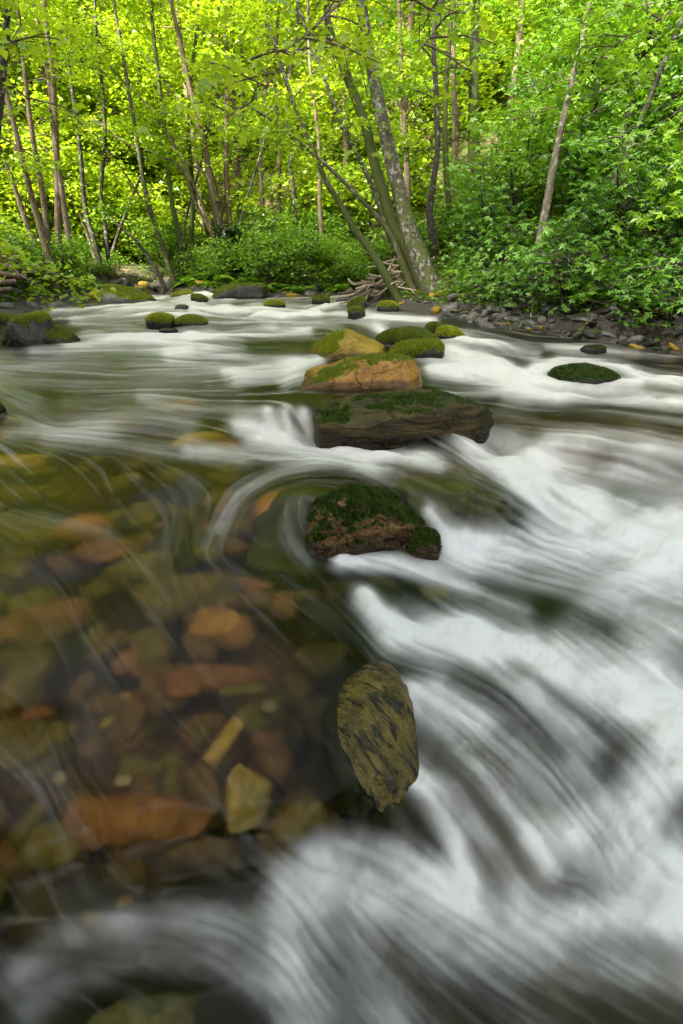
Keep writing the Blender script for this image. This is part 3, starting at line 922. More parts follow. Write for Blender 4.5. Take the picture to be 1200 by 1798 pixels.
put_rock('mossy_boulder', 'broad dark flat boulder below the ivy clad stump on the far bank', 376, 468, 526, 500, R_DARK, MOSS_MID, -.05, (0, .2, 1), 3500, .03, .6, 0, [(-.5, -.2, .8, .9), (.2, -.9, .2, .95)], 10, 5, .07, 1.5, 84)
put_rock('mossy_rock', 'flat mossy stone in mid stream below the far bank fern', 464, 502, 541, 529, R_DARK, MOSS_BRIGHT, .1, (0, 0, 1), 1500, .026, .7, 0, [], 2.8, 4, .08, 1.5, 85)
put_rock('mossy_rock', 'mossy stone at the edge of the far right riffle under the fern', 548, 580, 534, 519, R_DARK, MOSS_MID, .15, (0, 0, 1), 1200, .026, .8, 0, [], 2.8, 4, .08, 1.5, 86)
put_rock('mossy_boulder', 'dark mossy rock in front of the driftwood pile', 608, 644, 543, 521, R_DARK, MOSS_MID, .05, (0, 0, 1), 2000, .024, .9, 0, [(-.5, -.2, .8, .8)], 3.4, 4, .08, 1.5, 87)
put_rock('mossy_rock', 'small mossy stone standing in the riffle left of the leaning trees', 611, 642, 557, 540, R_DARK, MOSS_MID, .1, (0, 0, 1), 1800, .024, .9, 0, [], 3.4, 4, .07, 1.5, 88)
put_rock('mossy_boulder', 'mossy boulder at the foot of the driftwood pile', 645, 692, 533, 505, R_DARK, MOSS_MID, .1, (0, 0, 1), 2000, .024, .9, 0, [], 2.8, 4, .08, 1.5, 89, dz=.05)
put_rock('mossy_rock', 'mossy bank stone in front of the leaning trees', 662, 700, 549, 530, R_DARK, MOSS_BRIGHT, .1, (0, 0, 1), 1800, .024, .8, 0, [], 2.8, 4, .08, 1.5, 90)
put_rock('grey_rock', 'pale grey angular stone on the right gravel bar', 957, 983, 585, 566, R_GREY, None, 0, (0, 0, 1), 0, .02, .8, .3, [(.6, -.2, .7, .7), (-.6, -.4, .6, .8)], 12, 4, .06, 1.5, 91, cat='stone')
put_rock('grey_rock', 'tan angular stone on the right gravel bar', 1018, 1044, 586, 570, R_ORANGE, None, 0, (0, 0, 1), 0, .02, .8, .2, [(.6, -.2, .7, .8)], 12, 4, .06, 1.5, 92, cat='stone')
put_rock('grey_rock', 'thin slanting grey slab lying at the water edge of the right gravel bar', 1095, 1130, 608, 590, R_GREY, None, 0, (0, 0, 1), 0, .02, .5, .5, [(-.6, -.2, .7, .6)], 14, 4, .05, 1.5, 93, cat='stone')
put_rock('grey_rock', 'dark upright slab beside the tan stone on the right gravel bar', 1002, 1022, 590, 574, R_DARK, None, 0, (0, 0, 1), 0, .02, .5, .5, [(-.8, -.2, .5, .6)], 14, 4, .05, 1.5, 94, cat='stone')

# ---- stones lying under the clear water
S_ORANGE = rock_mat('orange stream stone', [(0.36, 0.17, 0.045), (0.58, 0.32, 0.10), (0.22, 0.10, 0.035)], .3, (.5, .8), 5)
S_RED = rock_mat('red brown stream stone', [(0.21, 0.095, 0.045), (0.32, 0.165, 0.08), (0.12, 0.07, 0.035)], .3, (.5, .8), 5)
S_YELLOW = rock_mat('yellow stream stone', [(0.40, 0.26, 0.075), (0.60, 0.43, 0.15), (0.26, 0.16, 0.05)], .3, (.5, .8), 5)
S_OLIVE = rock_mat('olive stream stone', [(0.12, 0.10, 0.025), (0.24, 0.19, 0.05), (0.06, 0.05, 0.02)], .4, (.5, .8), 5)
S_BROWN = rock_mat('brown stream stone', [(0.11, 0.065, 0.026), (0.20, 0.12, 0.045), (0.06, 0.045, 0.02)], .4, (.5, .8), 5)
S_PALE = rock_mat('pale stream stone', [(0.24, 0.19, 0.13), (0.34, 0.28, 0.20), (0.18, 0.14, 0.09)], .3, (.5, .8), 5)
S_GREEN = rock_mat('weed green stream stone', [(0.03, 0.05, 0.008), (0.075, 0.10, 0.014), (0.10, 0.06, 0.015)], .3, (.5, .8), 5)
S_DARK = rock_mat('dark stream stone', [(0.03, 0.028, 0.018), (0.06, 0.05, 0.028), (0.02, 0.018, 0.012)], .4, (.5, .8), 5)

def below_water(V, loc, rot, film, drape):
    """keep a stone just under the sheet of water that slides over it; drape makes its top follow that sheet"""
    cr, sr = cos(rot), sin(rot)
    x = loc[0] + cr * V[:, 0] - sr * V[:, 1]; y = loc[1] + sr * V[:, 0] + cr * V[:, 1]
    w0 = np.array([wz(a, b) for a, b in zip(x, y)])
    V = V.copy()
    if drape:
        V[:, 2] += drape * (w0 - wz(loc[0], loc[1]))
    else:
        top = w0 + film - loc[2]
        V[:, 2] = np.where(V[:, 2] > top, top + 0.08 * (V[:, 2] - top) * 0, V[:, 2])
    return V

def sunk(label, x0, x1, y0, y1, mat, depth=0.09, rot=0.0, seed=1, p=6, flat=0.5, name='stream_stone', planes=None, sub=4, group=None):
    """a stone whose upper face lies depth below the surface, seen through it at these places"""
    cx, cy = (x0 + x1) / 2, (y0 + y1) / 2
    c = under(cx, cy, depth)
    dist = c[1] * CP - (c[2] - CAMZ) * SP
    a = (x1 - x0) / FPX * dist / 2
    n = under(cx, y1, depth); f = under(cx, y0, depth)
    b = max(0.5 * (f[1] - n[1]), a * 0.25)
    rng = np.random.default_rng(seed)
    if planes is None:
        q = rng.normal(0, 1, (7, 3)); q[:, 2] = np.abs(q[:, 2]) * .7
        planes = [(*v / np.linalg.norm(v), rng.uniform(.75, .95)) for v in q]
    h = min(a, b) * flat
    V, F = rock_geo((a, b), h, h * 1.6, planes, p, sub, .10, 1.5, seed)
    V = below_water(V, (c[0], c[1], c[2] - h * 0.8), rot, -.018, 0.0)
    o = link(name, np_mesh(name, V, F, True), mat)
    o.location = (c[0], c[1], c[2] - h * 0.8)
    o.rotation_euler = (0, 0, rot)
    return tag(o, label, 'stone', group)

sunk('blurred bright orange stone under the clear water in the middle of the left shallows', 315, 450, 1062, 1122, S_ORANGE, .10, .1, 101)
sunk('long red brown stone under water near the bottom left', 110, 366, 1368, 1452, S_RED, .09, .06, 102)
sunk('pinkish orange rounded stone under water beside the near ledge', 448, 582, 1370, 1492, S_RED, .08, .4, 103)
sunk('pinkish top half of the rounded stone pair beside the near ledge', 470, 575, 1385, 1460, S_ORANGE, .05, .4, 133, flat=.4)
sunk('yellow triangular stone under water left of the pinkish stone', 382, 462, 1346, 1432, S_YELLOW, .07, -.5, 104, 12, planes=[(-.7, -.7, .2, .55), (.8, -.55, .2, .5), (0, 0, 1, .8)])
sunk('slender yellow stone standing aslant under water above the triangular stone', 374, 404, 1250, 1352, S_YELLOW, .10, -.42, 105, 8)
sunk('reddish stone under water above the pinkish rounded stone', 440, 522, 1292, 1366, S_RED, .09, .2, 106)
sunk('olive brown slab under water at the left picture edge', -40, 124, 1256, 1348, S_OLIVE, .06, -.05, 107, 14, planes=[(.8, -.5, .2, .75), (0, 0, 1, .8)])
sunk('yellowish oval stone under water above the long red brown stone', 170, 240, 1206, 1268, S_YELLOW, .13, .3, 108)
sunk('small pale stone touching the long red brown stone', 198, 232, 1354, 1376, S_PALE, .06, 0, 109, 3)
sunk('tiny pale stone under water right of the olive stones', 456, 488, 1226, 1252, S_PALE, .07, 0, 110, 3)
sunk('small pale stone left of the long red brown stone', 84, 122, 1345, 1376, S_PALE, .09, 0, 111, 3)
sunk('dull brown stone under the pinkish stones row', 282, 432, 1450, 1512, S_BROWN, .10, 0, 112)
sunk('brown tilted stone at the edge of the lower foam', 178, 262, 1480, 1568, S_BROWN, .06, .6, 113)
sunk('small orange stone peeping out at the edge of the lower foam', 132, 180, 1594, 1622, S_ORANGE, .03, .3, 114)
sunk('tiny orange stone by the lower foam, right of its small orange neighbour', 200, 230, 1570, 1590, S_ORANGE, .03, .3, 115)
sunk('tan boulder under thin foam at the bottom picture edge', 150, 350, 1712, 1840, S_YELLOW, .05, .1, 116)
sunk('olive stone under thin foam right of the bottom edge boulder', 400, 500, 1540, 1600, S_OLIVE, .11, .2, 117)
sunk('orange blotched stone under the veil of water at far left', 98, 186, 892, 932, S_ORANGE, .10, 0, 118)
sunk('long ochre stone under the left shallows', 170, 300, 960, 1010, S_OLIVE, .10, .1, 119)
sunk('broad ochre stone under the middle of the left shallows', 240, 430, 985, 1060, S_OLIVE, .13, -.1, 120)
sunk('rust brown stone in the left shallows', 40, 150, 1045, 1095, S_RED, .12, .1, 121)
sunk('greenish stone low at the left picture edge', 10, 80, 1120, 1230, S_OLIVE, .12, .1, 122)
sunk('orange stone under the far clear pool', 284, 352, 694, 716, S_ORANGE, .05, 0, 123)
sunk('tan stone under the rippled water left of the fall', 300, 390, 752, 776, S_YELLOW, .06, 0, 124)
sunk('brown stone under water right below the moss capped boulder', 470, 520, 1040, 1080, S_RED, .08, .3, 125)
sunk('ochre brown stone deep under water left of the white chute', 520, 620, 1130, 1180, S_BROWN, .10, .2, 126)
sunk('cream stone under foam below the moss capped boulder', 735, 800, 1015, 1050, S_YELLOW, .015, .2, 127, flat=.35)
sunk('rusty row of stone under water above the olive ledge', 320, 480, 1158, 1200, S_RED, .12, .05, 128)
sunk('thin ochre stone under water left of the olive ledge', 385, 470, 1196, 1218, S_OLIVE, .09, .05, 129)
sunk('orange stone beneath the swell left of the moss capped boulder', 445, 520, 850, 900, S_ORANGE, .07, .2, 130)
sunk('ochre band of stone at the left picture edge under ripples', -40, 90, 790, 815, S_YELLOW, .07, 0, 131)
sunk('ochre stone under ripples at the left picture edge, second row', -30, 120, 845, 872, S_OLIVE, .06, 0, 132)
sunk('wide olive slab with water sliding over it, right of the moss capped boulder', 690, 900, 806, 892, S_OLIVE, .075, -.35, 134, 10, .25, 'sunken_slab', [(.3, -.95, .1, .9), (.9, -.3, .1, .85), (0, 0, 1, .75)], 5)
sunk('dark green boulder hidden under the swell left of the moss capped boulder', 440, 620, 822, 960, S_GREEN, .04, 0, 135, 6, .5, 'sunken_boulder')
sunk('dark boulder under water above the olive ledge', 520, 660, 1010, 1130, S_DARK, .10, 0, 136, 6, .5, 'sunken_boulder')

# the near ledge: olive rock with black streaks, half out of the water, the fall pours off its right side
def near_ledge():
    m, nt, out = new_mat('olive ledge with black algae')
    tc = nt.nodes.new('ShaderNodeTexCoord')
    mp = N(nt, 'ShaderNodeMapping')
    rot_ = N(nt, 'ShaderNodeMapping')
    rot_.inputs['Rotation'].default_value = (0, 0, radians(66))
    nt.links.new(tc.outputs['Object'], rot_.inputs[0])
    mp.inputs['Scale'].default_value = (12, 58, 20)
    nt.links.new(rot_.outputs[0], mp.inputs[0])
    a = noise_n(nt, 1.0, 4, 0.6, mp.outputs[0], 0.5)
    b = noise_n(nt, 16, 5, 0.65, tc.outputs['Object'])
    col = mixc(nt, ramp(nt, b, [(0.35, 0.0), (0.65, 1.0)]), (0.040, 0.031, 0.008), (0.13, 0.098, 0.022))
    col = mixc(nt, ramp(nt, a, [(0.525, 0.0), (0.585, 0.95)]), col, (0.012, 0.011, 0.009))
    p = N(nt, 'ShaderNodeBsdfPrincipled', Roughness=0.25)
    p.inputs['Specular IOR Level'].default_value = 0.25
    nt.links.new(col, p.inputs['Base Color'])
    nt.links.new(bump_n(nt, math_n(nt, 'ADD', a, math_n(nt, 'MULTIPLY', b, .5)), .9, .03), p.inputs['Normal'])
    nt.links.new(p.outputs[0], out.inputs[0])
    c = at_water(660, 1274)
    dist = c[1] * CP - (c[2] - CAMZ) * SP
    a_, b_ = 106 / FPX * dist, 0.20
    V, F = rock_geo((a_, b_), .055, .3, [(.9, -.4, .1, .72), (-.6, -.3, .7, .8), (.1, -.95, .25, .8), (-.7, .6, .3, .8)], 4, 5, .12, 1.7, 140)
    V = below_water(V, c, radians(24), 0, .92)
    o = link('near_ledge', np_mesh('near_ledge', V, F, True), m)
    o.location = (c[0], c[1], c[2] - 0.028)
    o.rotation_euler = (0, 0, radians(24))
    tag(o, 'olive ledge rock streaked with black algae, water pouring off its right side', 'rock')
    vn = vert_normals(V, F)
    mk = np.clip(1 - np.linalg.norm((V - np.array([a_ * .75, -b_ * .5, .02])) / np.array([.04, .035, .05]), axis=1), 0, 1)
    me = moss_tufts(V, F, np.where(mk > 0, .45 + .3 * mk, 0), 900, .014, 5)
    if me: tag(link('moss', me, MOSS_MID, o), kind='stuff')
near_ledge()

# loose stones of the bed (individual copies, shared shapes)
bed_shapes = []
for i in range(6):
    rng = np.random.default_rng(200 + i)
    q = rng.normal(0, 1, (6, 3))
    V, F = rock_geo((.11, .075), .05, .05, [(*v / np.linalg.norm(v), rng.uniform(.7, .95)) for v in q], 7, 3, .10, 1.6, 200 + i)
    bed_shapes.append(np_mesh('stream_stone', V, F, True))
bed_mats = [S_BROWN, S_BROWN, S_OLIVE, S_RED, S_DARK, S_OLIVE]
for me, mt in zip(bed_shapes, bed_mats): me.materials.append(mt)
rng = random.Random(5)
n_bed = 0
while n_bed < 270:
    px, py = rng.uniform(-80, 680), 1640 - 980 * rng.random() ** 0.8
    if px > 420 and py < 1000: continue
    if px > 330 and py > 1480: continue
    c = under(px, py, rng.uniform(.12, .22))
    o = bpy.data.objects.new('stream_stone', rng.choice(bed_shapes))
    C.objects.link(o)
    o.location = c
    k = rng.uniform(.5, 1.25) * min(1.0, .25 + .42 * c[1])
    o.scale = (k, k * rng.uniform(.7, 1.2), k * rng.uniform(.6, 1.0))
    o.rotation_euler = (rng.uniform(-.3, .3), rng.uniform(-.3, .3), rng.uniform(0, 6.28))
    tag(o, 'dim brown or olive stone of the stream bed seen through the clear water', 'stone', 'dim stones on the stream bed')
    n_bed += 1

# stones of the banks
bank_shapes = []
for i in range(8):
    rr = np.random.default_rng(300 + i)
    q = rr.normal(0, 1, (7, 3))
    V, F = rock_geo((.10, .07), .05, .05, [(*v / np.linalg.norm(v), rr.uniform(.65, .95)) for v in q], 10, 3, .09, 1.6, 300 + i)
    vn = vert_normals(V, F)
    mm = np.clip(vn[:, 2] * .6 + .2 * fbm(V * 20, 2, i), 0, 1) * (1.1 if i % 4 == 3 else .45)
    me = np_mesh('bank_stone', V, F, True, {'moss': mm})
    me.materials.append([R_GREY, R_GREY, R_DARK, R_DARK, R_GREY, R_GREY, R_OCHRE, R_DARK][i])
    bank_shapes.append(me)

def strew(n, pick, smin, smax, label, group, seed, shapes=None):
    rr = random.Random(seed)
    k = 0
    while k < n:
        x, y = pick(rr)
        o = bpy.data.objects.new('bank_stone', rr.choice(shapes or bank_shapes))
        C.objects.link(o)
        s = smin * (smax / smin) ** (rr.random() ** 1.7)
        o.scale = (s, s * rr.uniform(.7, 1.1), s * rr.uniform(.55, 1.0))
        o.location = (x, y, max(gz(x, y), -0.10) + .01 * s)
        o.rotation_euler = (rr.uniform(-.35, .35), rr.uniform(-.35, .35), rr.uniform(0, 6.28))
        tag(o, label, 'stone', group)
        k += 1

def along(pts, lo, hi):
    segs = [(np.array(a), np.array(b)) for a, b in zip(pts[:-1], pts[1:])]
    ln = [np.linalg.norm(b - a) for a, b in segs]
    def pick(rr):
        a, b = rr.choices(segs, ln)[0]
        e = (b - a) / (np.linalg.norm(b - a) + 1e-9)
        nrm = np.array([-e[1], e[0]])
        q = a + (b - a) * rr.random()
        off = rr.uniform(lo, hi)
        c1, c2 = q + nrm * off, q - nrm * off
        s1 = float(river_sd(np.array([c1[0]]), np.array([c1[1]]))[0])
        return tuple(c1) if (s1 > 0) == (off > 0) else tuple(c2)
    return pick
RIGHT_BANK = RIVER[1:9]
FAR_BANK = RIVER[9:14]
LEFT_BANK = RIVER[14:19]
strew(190, along(RIVER[2:7], -.25, .55), .45, 1.5, 'grey or dark stone among the loose stones of the right gravel bar', 'loose stones of the right gravel bar', 1)
strew(50, along(RIVER[6:10], -.25, .5), .6, 1.9, 'dark or mossy stone at the water edge under the leaning trees', 'stones at the foot of the leaning trees', 2)
strew(45, along(RIVER[9:14], -.3, .5), .8, 2.6, 'stone at the foot of the far bank greenery', 'stones along the far bank', 3)
strew(90, along(RIVER[14:18], -.5, 1.6), .8, 2.6, 'grey or mossy stone of the left bank bar', 'stones of the left bank bar', 4)

# ------------------------------------------------------------------ woodland
L_LIME = leaf_mat('lime spring leaves', (0.19, 0.34, 0.012), (0.40, 0.54, 0.022), 0.52)
L_GREEN = leaf_mat('fresh green leaves', (0.075, 0.19, 0.012), (0.25, 0.42, 0.02), 0.48, (1.2, 1.15, 0.6))
L_SHADED = leaf_mat('green leaves darkened as shade', (0.05, 0.15, 0.014), (0.18, 0.36, 0.028), 0.42, (1.1, 1.15, 0.7))  # darker leaf tone stands in for shade low in the right thicket
L_IVY = leaf_mat('dark ivy leaves', (0.010, 0.028, 0.008), (0.04, 0.075, 0.015), 0.25, (1.1, 1.1, 0.7), 0.3)
B_LICHEN = bark_mat('lichen spotted bark', (0.075, 0.06, 0.038), (0.02, 0.016, 0.011), .75, .75, moss_col=(0.06, 0.075, 0.010))
B_BROWN = bark_mat('warm brown bark', (0.17, 0.115, 0.07), (0.055, 0.036, 0.022), .15, .25)
B_DARK = bark_mat('dark bark', (0.055, 0.042, 0.03), (0.016, 0.013, 0.010), .25, .4)
B_PALE = bark_mat('pale grey bark', (0.15, 0.12, 0.085), (0.06, 0.045, 0.03), .5, .3)
B_MOSSY = bark_mat('mossy bark', (0.11, 0.085, 0.05), (0.03, 0.025, 0.016), .35, 1.25, moss_col=(0.055, 0.068, 0.010))
B_DEAD = bark_mat('bare grey driftwood', (0.38, 0.31, 0.23), (0.15, 0.11, 0.075), .2, 0)

def spline(pts, n):
    P = np.asarray(pts, dtype=float)
    Q = np.vstack([2 * P[0] - P[1], P, 2 * P[-1] - P[-2]])
    out = []
    m = len(P) - 1
    for u in np.linspace(0, m - 1e-9, n):
        i = int(u); f = u - i
        a, b, c, d = Q[i], Q[i + 1], Q[i + 2], Q[i + 3]
        out.append(0.5 * (2 * b + (c - a) * f + (2 * a - 5 * b + 4 * c - d) * f * f + (3 * b - a - 3 * c + d) * f ** 3))
    return np.array(out)

class Wood:
    """collects tapered limbs for one mesh"""
    def __init__(self):
        self.V, self.F, self.M, self.n = [], [], [], 0
    def limb(self, pts, r0, r1, sides=7, rough=0.06, mossy=0.0, seed=0, flare=0.0):
        P = np.asarray(pts, dtype=float)
        n = len(P)
        T = np.gradient(P, axis=0); T /= np.linalg.norm(T, axis=1)[:, None] + 1e-9
        ref = np.array([1.0, 0.2, 0.1]) if abs(T[0][0]) < .8 else np.array([0, 1.0, .1])
        A = np.cross(T, ref); A /= np.linalg.norm(A, axis=1)[:, None]
        B = np.cross(T, A)
        u = np.linspace(0, 1, n)
        R = r0 + (r1 - r0) * u ** 0.8
        R = R * (1 + flare * np.exp(-u * n / 3.0))
        th = np.linspace(0, 2 * pi, sides, endpoint=False)
        ring = P[:, None] + R[:, None, None] * (np.cos(th)[None, :, None] * A[:, None] + np.sin(th)[None, :, None] * B[:, None])
        ring = ring.reshape(-1, 3)
        if rough:
            k = fbm(ring / max(r0, .02) * np.array([.8, .8, .35]), 2, seed)
            c = np.repeat(P, sides, 0)
            ring = c + (ring - c) * (1 + rough * 2 * k)[:, None]
        i = np.arange(n - 1)[:, None] * sides + np.arange(sides)[None, :]
        j = np.arange(n - 1)[:, None] * sides + (np.arange(sides)[None, :] + 1) % sides
        F = np.stack([i, j, j + sides, i + sides], -1).reshape(-1, 4) + self.n
        self.V.append(ring); self.F.append(F)
        self.M.append(np.repeat(mossy * (1 - 0.6 * u), sides))
        self.n += len(ring)
    def mesh(self, name):
        return np_mesh(name, np.concatenate(self.V), np.concatenate(self.F), True, {'mossy': np.concatenate(self.M)})

KITE = (np.array([(0, 0, 0), (-.36, .42, .10), (0, 1, -.06), (.36, .42, .10)]), np.array([(0, 1, 2), (0, 2, 3)]))
def _palm():
    V, F = [], []
    for a, l in ((-100, .62), (-52, .86), (0, 1.0), (52, .86), (100, .62)):
        a = radians(a); c, s_ = cos(a), sin(a)
        k = len(V)
        for x, y, z in ((0, 0, 0), (-.20, .52, .04), (0, 1, -.10), (.20, .52, .04)):
            x, y = x * l, y * l
            V.append((x * c + y * s_, -x * s_ + y * c + .1, z * l))
        F += [(k, k + 1, k + 2), (k, k + 2, k + 3)]
    return np.array(V) * .8, np.array(F)
PALM = _palm()

def leaves(name, P, size, rng, shape=KITE, droop=0.25, tilt=0.45, tone=None):
    """one mesh of separate leaves at P, roughly level with random tilt"""
    n = len(P)
    sv, sf = shape
    az = rng.uniform(0, 2 * pi, n)
    nz = np.stack([rng.normal(0, tilt, n), rng.normal(0, tilt, n), np.ones(n)], -1)
    nz /= np.linalg.norm(nz, axis=1)[:, None]
    d = np.stack([np.cos(az), np.sin(az), -droop + rng.normal(0, .25, n)], -1)
    d -= nz * (d * nz).sum(1)[:, None]; d /= np.linalg.norm(d, axis=1)[:, None]
    r = np.cross(d, nz)
    sz = size * rng.uniform(.6, 1.3, n)
    V = P[:, None] + sz[:, None, None] * (sv[None, :, :1] * r[:, None] + sv[None, :, 1:2] * d[:, None] + sv[None, :, 2:] * nz[:, None])
    F = (np.arange(n)[:, None, None] * len(sv) + sf[None]).reshape(-1, 3)
    if tone is None: tone = rng.random(n)
    return np_mesh(name, V.reshape(-1, 3), F, False, {'tone': np.repeat(np.clip(tone, 0, 1), len(sv))})

def sprays(rng, centres, dirs, n_each, length, width, thick):
    """points on flat hanging sprays: each spray lies along its direction"""
    out = []
    for c, d in zip(centres, dirs):
        d = d / (np.linalg.norm(d) + 1e-9)
        side = np.cross(d, (0, 0, 1)); side /= np.linalg.norm(side) + 1e-9
        t = rng.random(n_each)
        wv = rng.normal(0, 1, n_each) * width * (0.35 + 0.65 * np.sin(pi * np.clip(t, .05, .95)))
        out.append(c + d * (t * length)[:, None] + side * wv[:, None] + np.array([0, 0, 1.0]) * (rng.normal(0, thick, n_each) - .18 * length * t * t)[:, None])
    return np.concatenate(out)

def branchy(wood, rng, trunk, radii, n_limb, lo, hi, lmin, lmax, leaf_n, up=0.45, twig=3, spray=(.8, .22, .06), wood_r=0.22, bias=None):
    """side limbs with twigs along a trunk polyline; returns leaf points"""
    cs, ds = [], []
    n = len(trunk)
    for k in range(n_limb):
        u = lo + (hi - lo) * (k + rng.random()) / n_limb
        i = min(int(u * (n - 1)), n - 2)
        p0 = trunk[i] + (trunk[i + 1] - trunk[i]) * (u * (n - 1) - i)
        az = rng.uniform(0, 2 * pi)
        d = np.array([cos(az), sin(az), up + rng.normal(0, .22)])
        if bias is not None: d = d + np.asarray(bias) * rng.uniform(.3, 1)
        d /= np.linalg.norm(d)
        L = rng.uniform(min(lmin, lmax), max(lmin, lmax)) * (1.1 - .5 * u)
        bend = rng.normal(0, .18, 3)
        q = [p0, p0 + d * L * .35 + bend * L * .2, p0 + d * L * .7 + bend * L * .5 + np.array([0, 0, -.03 * L]), p0 + d * L + bend * L * .6 + np.array([0, 0, -.10 * L])]
        q = spline(q, 7)
        r0 = radii[i] * wood_r + .004
        wood.limb(q, r0, .004, 5, .05, seed=k)
        for t in range(twig):
            j = rng.integers(2, 6)
            a2 = rng.uniform(0, 2 * pi)
            dd = (q[j + 1] - q[j - 1]); dd /= np.linalg.norm(dd) + 1e-9
            dd = dd + .8 * np.array([cos(a2), sin(a2), .25 * rng.normal()]); dd /= np.linalg.norm(dd)
            l2 = L * rng.uniform(.3, .6)
            e = q[j] + dd * l2 * .8 + np.array([0, 0, -.06 * l2])
            wood.limb(np.array([q[j], q[j] + dd * l2 * .45, e]), r0 * .45, .003, 4, 0)
            cs.append(q[j] + dd * l2 * .2); ds.append(dd * l2)
        cs.append(q[3]); ds.append(q[6] - q[3])
    m = max(1, leaf_n // max(1, len(cs)))
    return sprays(rng, cs, ds, m, spray[0] * (lmin + lmax) * .5, spray[1], spray[2])

# ---- trees whose trunks can be followed in the photograph
def traced_tree(name, label, path, Y, wpx, bark, leafm, n_limb=9, leaf_n=1500, mossy=.6, seed=0, lo=.30, Ytop=None, leaf=0.10, lmax=1.6, lmin=.7, flare=.5, group=None, cat='tree', topz=9.0, taper=.6, bias=None):
    rng = np.random.default_rng(seed)
    Yt = Y if Ytop is None else Ytop
    n = len(path)
    pts = [at_y(px, py, Y + (Yt - Y) * i / (n - 1)) for i, (px, py) in enumerate(path)]
    base = pts[0].copy()
    g = gz(base[0], base[1])
    d0 = pts[0] - pts[1]
    if base[2] > g:
        k = (base[2] - g + .15) / max(.3, -d0[2] / np.linalg.norm(d0)) if d0[2] < 0 else 0
        e = d0 / np.linalg.norm(d0)
        e = np.array([e[0] * .5, e[1] * .5, -1.0])
        pts.insert(0, base + e * (base[2] - g + .15))
    last = pts[-1] - pts[-2]
    last /= np.linalg.norm(last) + 1e-9
    if topz and pts[-1][2] < topz:
        up = last + np.array([0, 0, .4]); up /= np.linalg.norm(up)
        pts.append(pts[-1] + up * (topz - pts[-1][2]) * .5)
        pts.append(pts[-1] + (up + np.array([0, 0, .3])) * (topz - pts[-1][2]) * .6)
    root = empty(name, pts[0])
    P = np.array(pts) - pts[0]
    tr = spline(P, max(14, 5 * len(P)))
    dist = pts[0][1] * CP - (pts[0][2] - CAMZ) * SP
    r0 = wpx / FPX * dist / 2
    wood = Wood()
    rad = r0 + (r0 * (1 - taper) * .6 - r0) * np.linspace(0, 1, len(tr)) ** .8
    wood.limb(tr, r0, rad[-1], 11, .09, mossy, seed, flare)
    lp = branchy(wood, rng, tr, rad, n_limb, lo, 1.0, lmin, lmax, leaf_n, spray=(.75, .20, .05), bias=bias)
    link('trunk', wood.mesh('trunk'), bark, root)
    clump = fbm(lp * 1.3, 2, seed) * .5 + .5
    link('crown', leaves('crown', lp, leaf, rng, tone=clump + rng.uniform(-.3, .3, len(lp))), leafm, root)
    tag(root, label, cat, group)
    return root

T = traced_tree
T('leaning_tree', 'thick lichen spotted tree leaning left over the water, the frontmost of the right bank clump', [(768, 535), (748, 480), (722, 410), (698, 320), (672, 210), (652, 110), (632, -20)], 9.7, 36, B_LICHEN, L_LIME, 9, 900, .75, 1, .75, leaf=.09, flare=.55)
T('leaning_tree', 'mossy tree leaning left close behind the thick lichen spotted one', [(752, 512), (716, 440), (690, 390), (662, 300), (640, 215), (605, 120), (578, 50), (572, -20)], 10.1, 24, B_MOSSY, L_LIME, 9, 900, .9, 2, .7, leaf=.09)
T('slanting_tree', 'moss striped young tree leaning far left from the foot of the right bank clump', [(700, 525), (660, 455), (618, 395), (590, 345), (570, 312)], 9.9, 18, B_MOSSY, L_LIME, 7, 900, .8, 3, .55, leaf=.09, topz=4.2)
T('arching_tree', 'thin mossy stem arching far left out of the right bank clump', [(728, 515), (690, 420), (655, 372), (600, 315), (548, 268), (490, 220), (425, 178)], 10.0, 11, B_MOSSY, L_LIME, 7, 900, .5, 4, .55, leaf=.09, topz=0, lmax=1.0)
T('slender_tree', 'slender stem standing between the two leaning mossy trunks', [(720, 500), (690, 430), (655, 330), (622, 260), (608, 235)], 10.6, 12, B_LICHEN, L_LIME, 7, 900, .6, 5, .5, leaf=.09, topz=6)
T('dark_tree', 'dark thin tree with a white scarred foot, right of the leaning trunks', [(768, 475), (758, 400), (756, 350), (768, 270), (766, 160), (762, 60), (778, -20)], 10.8, 14, B_DARK, L_GREEN, 9, 1400, .2, 6, .35, leaf=.09)
T('slender_tree', 'thin green mossed tree just right of the dark thin tree', [(803, 442), (795, 390), (786, 330), (782, 230), (786, 120), (798, -20)], 11.4, 14, B_MOSSY, L_GREEN, 9, 1400, .9, 7, .35, leaf=.09)
T('ivy_tree', 'upright tree with clumps of dark moss and ivy on its trunk, right of centre', [(826, 420), (830, 320), (832, 220), (832, 110), (838, -20)], 12.0, 26, B_MOSSY, L_GREEN, 9, 1500, 1.0, 8, .3, leaf=.10)
T('pale_tree', 'pale bare stem leaning right among the right bank bushes', [(962, 350), (975, 280), (990, 205), (1006, 140), (1022, 70), (1040, -20)], 8.2, 14, B_PALE, L_GREEN, 9, 1500, .25, 9, .45, leaf=.09)
T('dark_tree', 'dark trunk slanting right at the top right, behind the bushes', [(1010, 470), (1050, 370), (1082, 290), (1108, 190), (1135, 80), (1158, -20)], 8.8, 16, B_DARK, L_GREEN, 10, 1700, .4, 10, .4, leaf=.09)
T('dark_tree', 'thin dark broken stem between the pale stem and the slanting dark trunk', [(1035, 260), (1045, 190), (1055, 110), (1068, -10)], 9.6, 11, B_DARK, L_GREEN, 9, 1300, .3, 11, .4, leaf=.09)
T('dark_tree', 'dark leaning trunk half hidden low in the right bank bushes', [(1000, 530), (1012, 470), (1040, 400), (1075, 330)], 8.0, 20, B_DARK, L_SHADED, 8, 1200, .5, 12, .3, leaf=.09, topz=5)
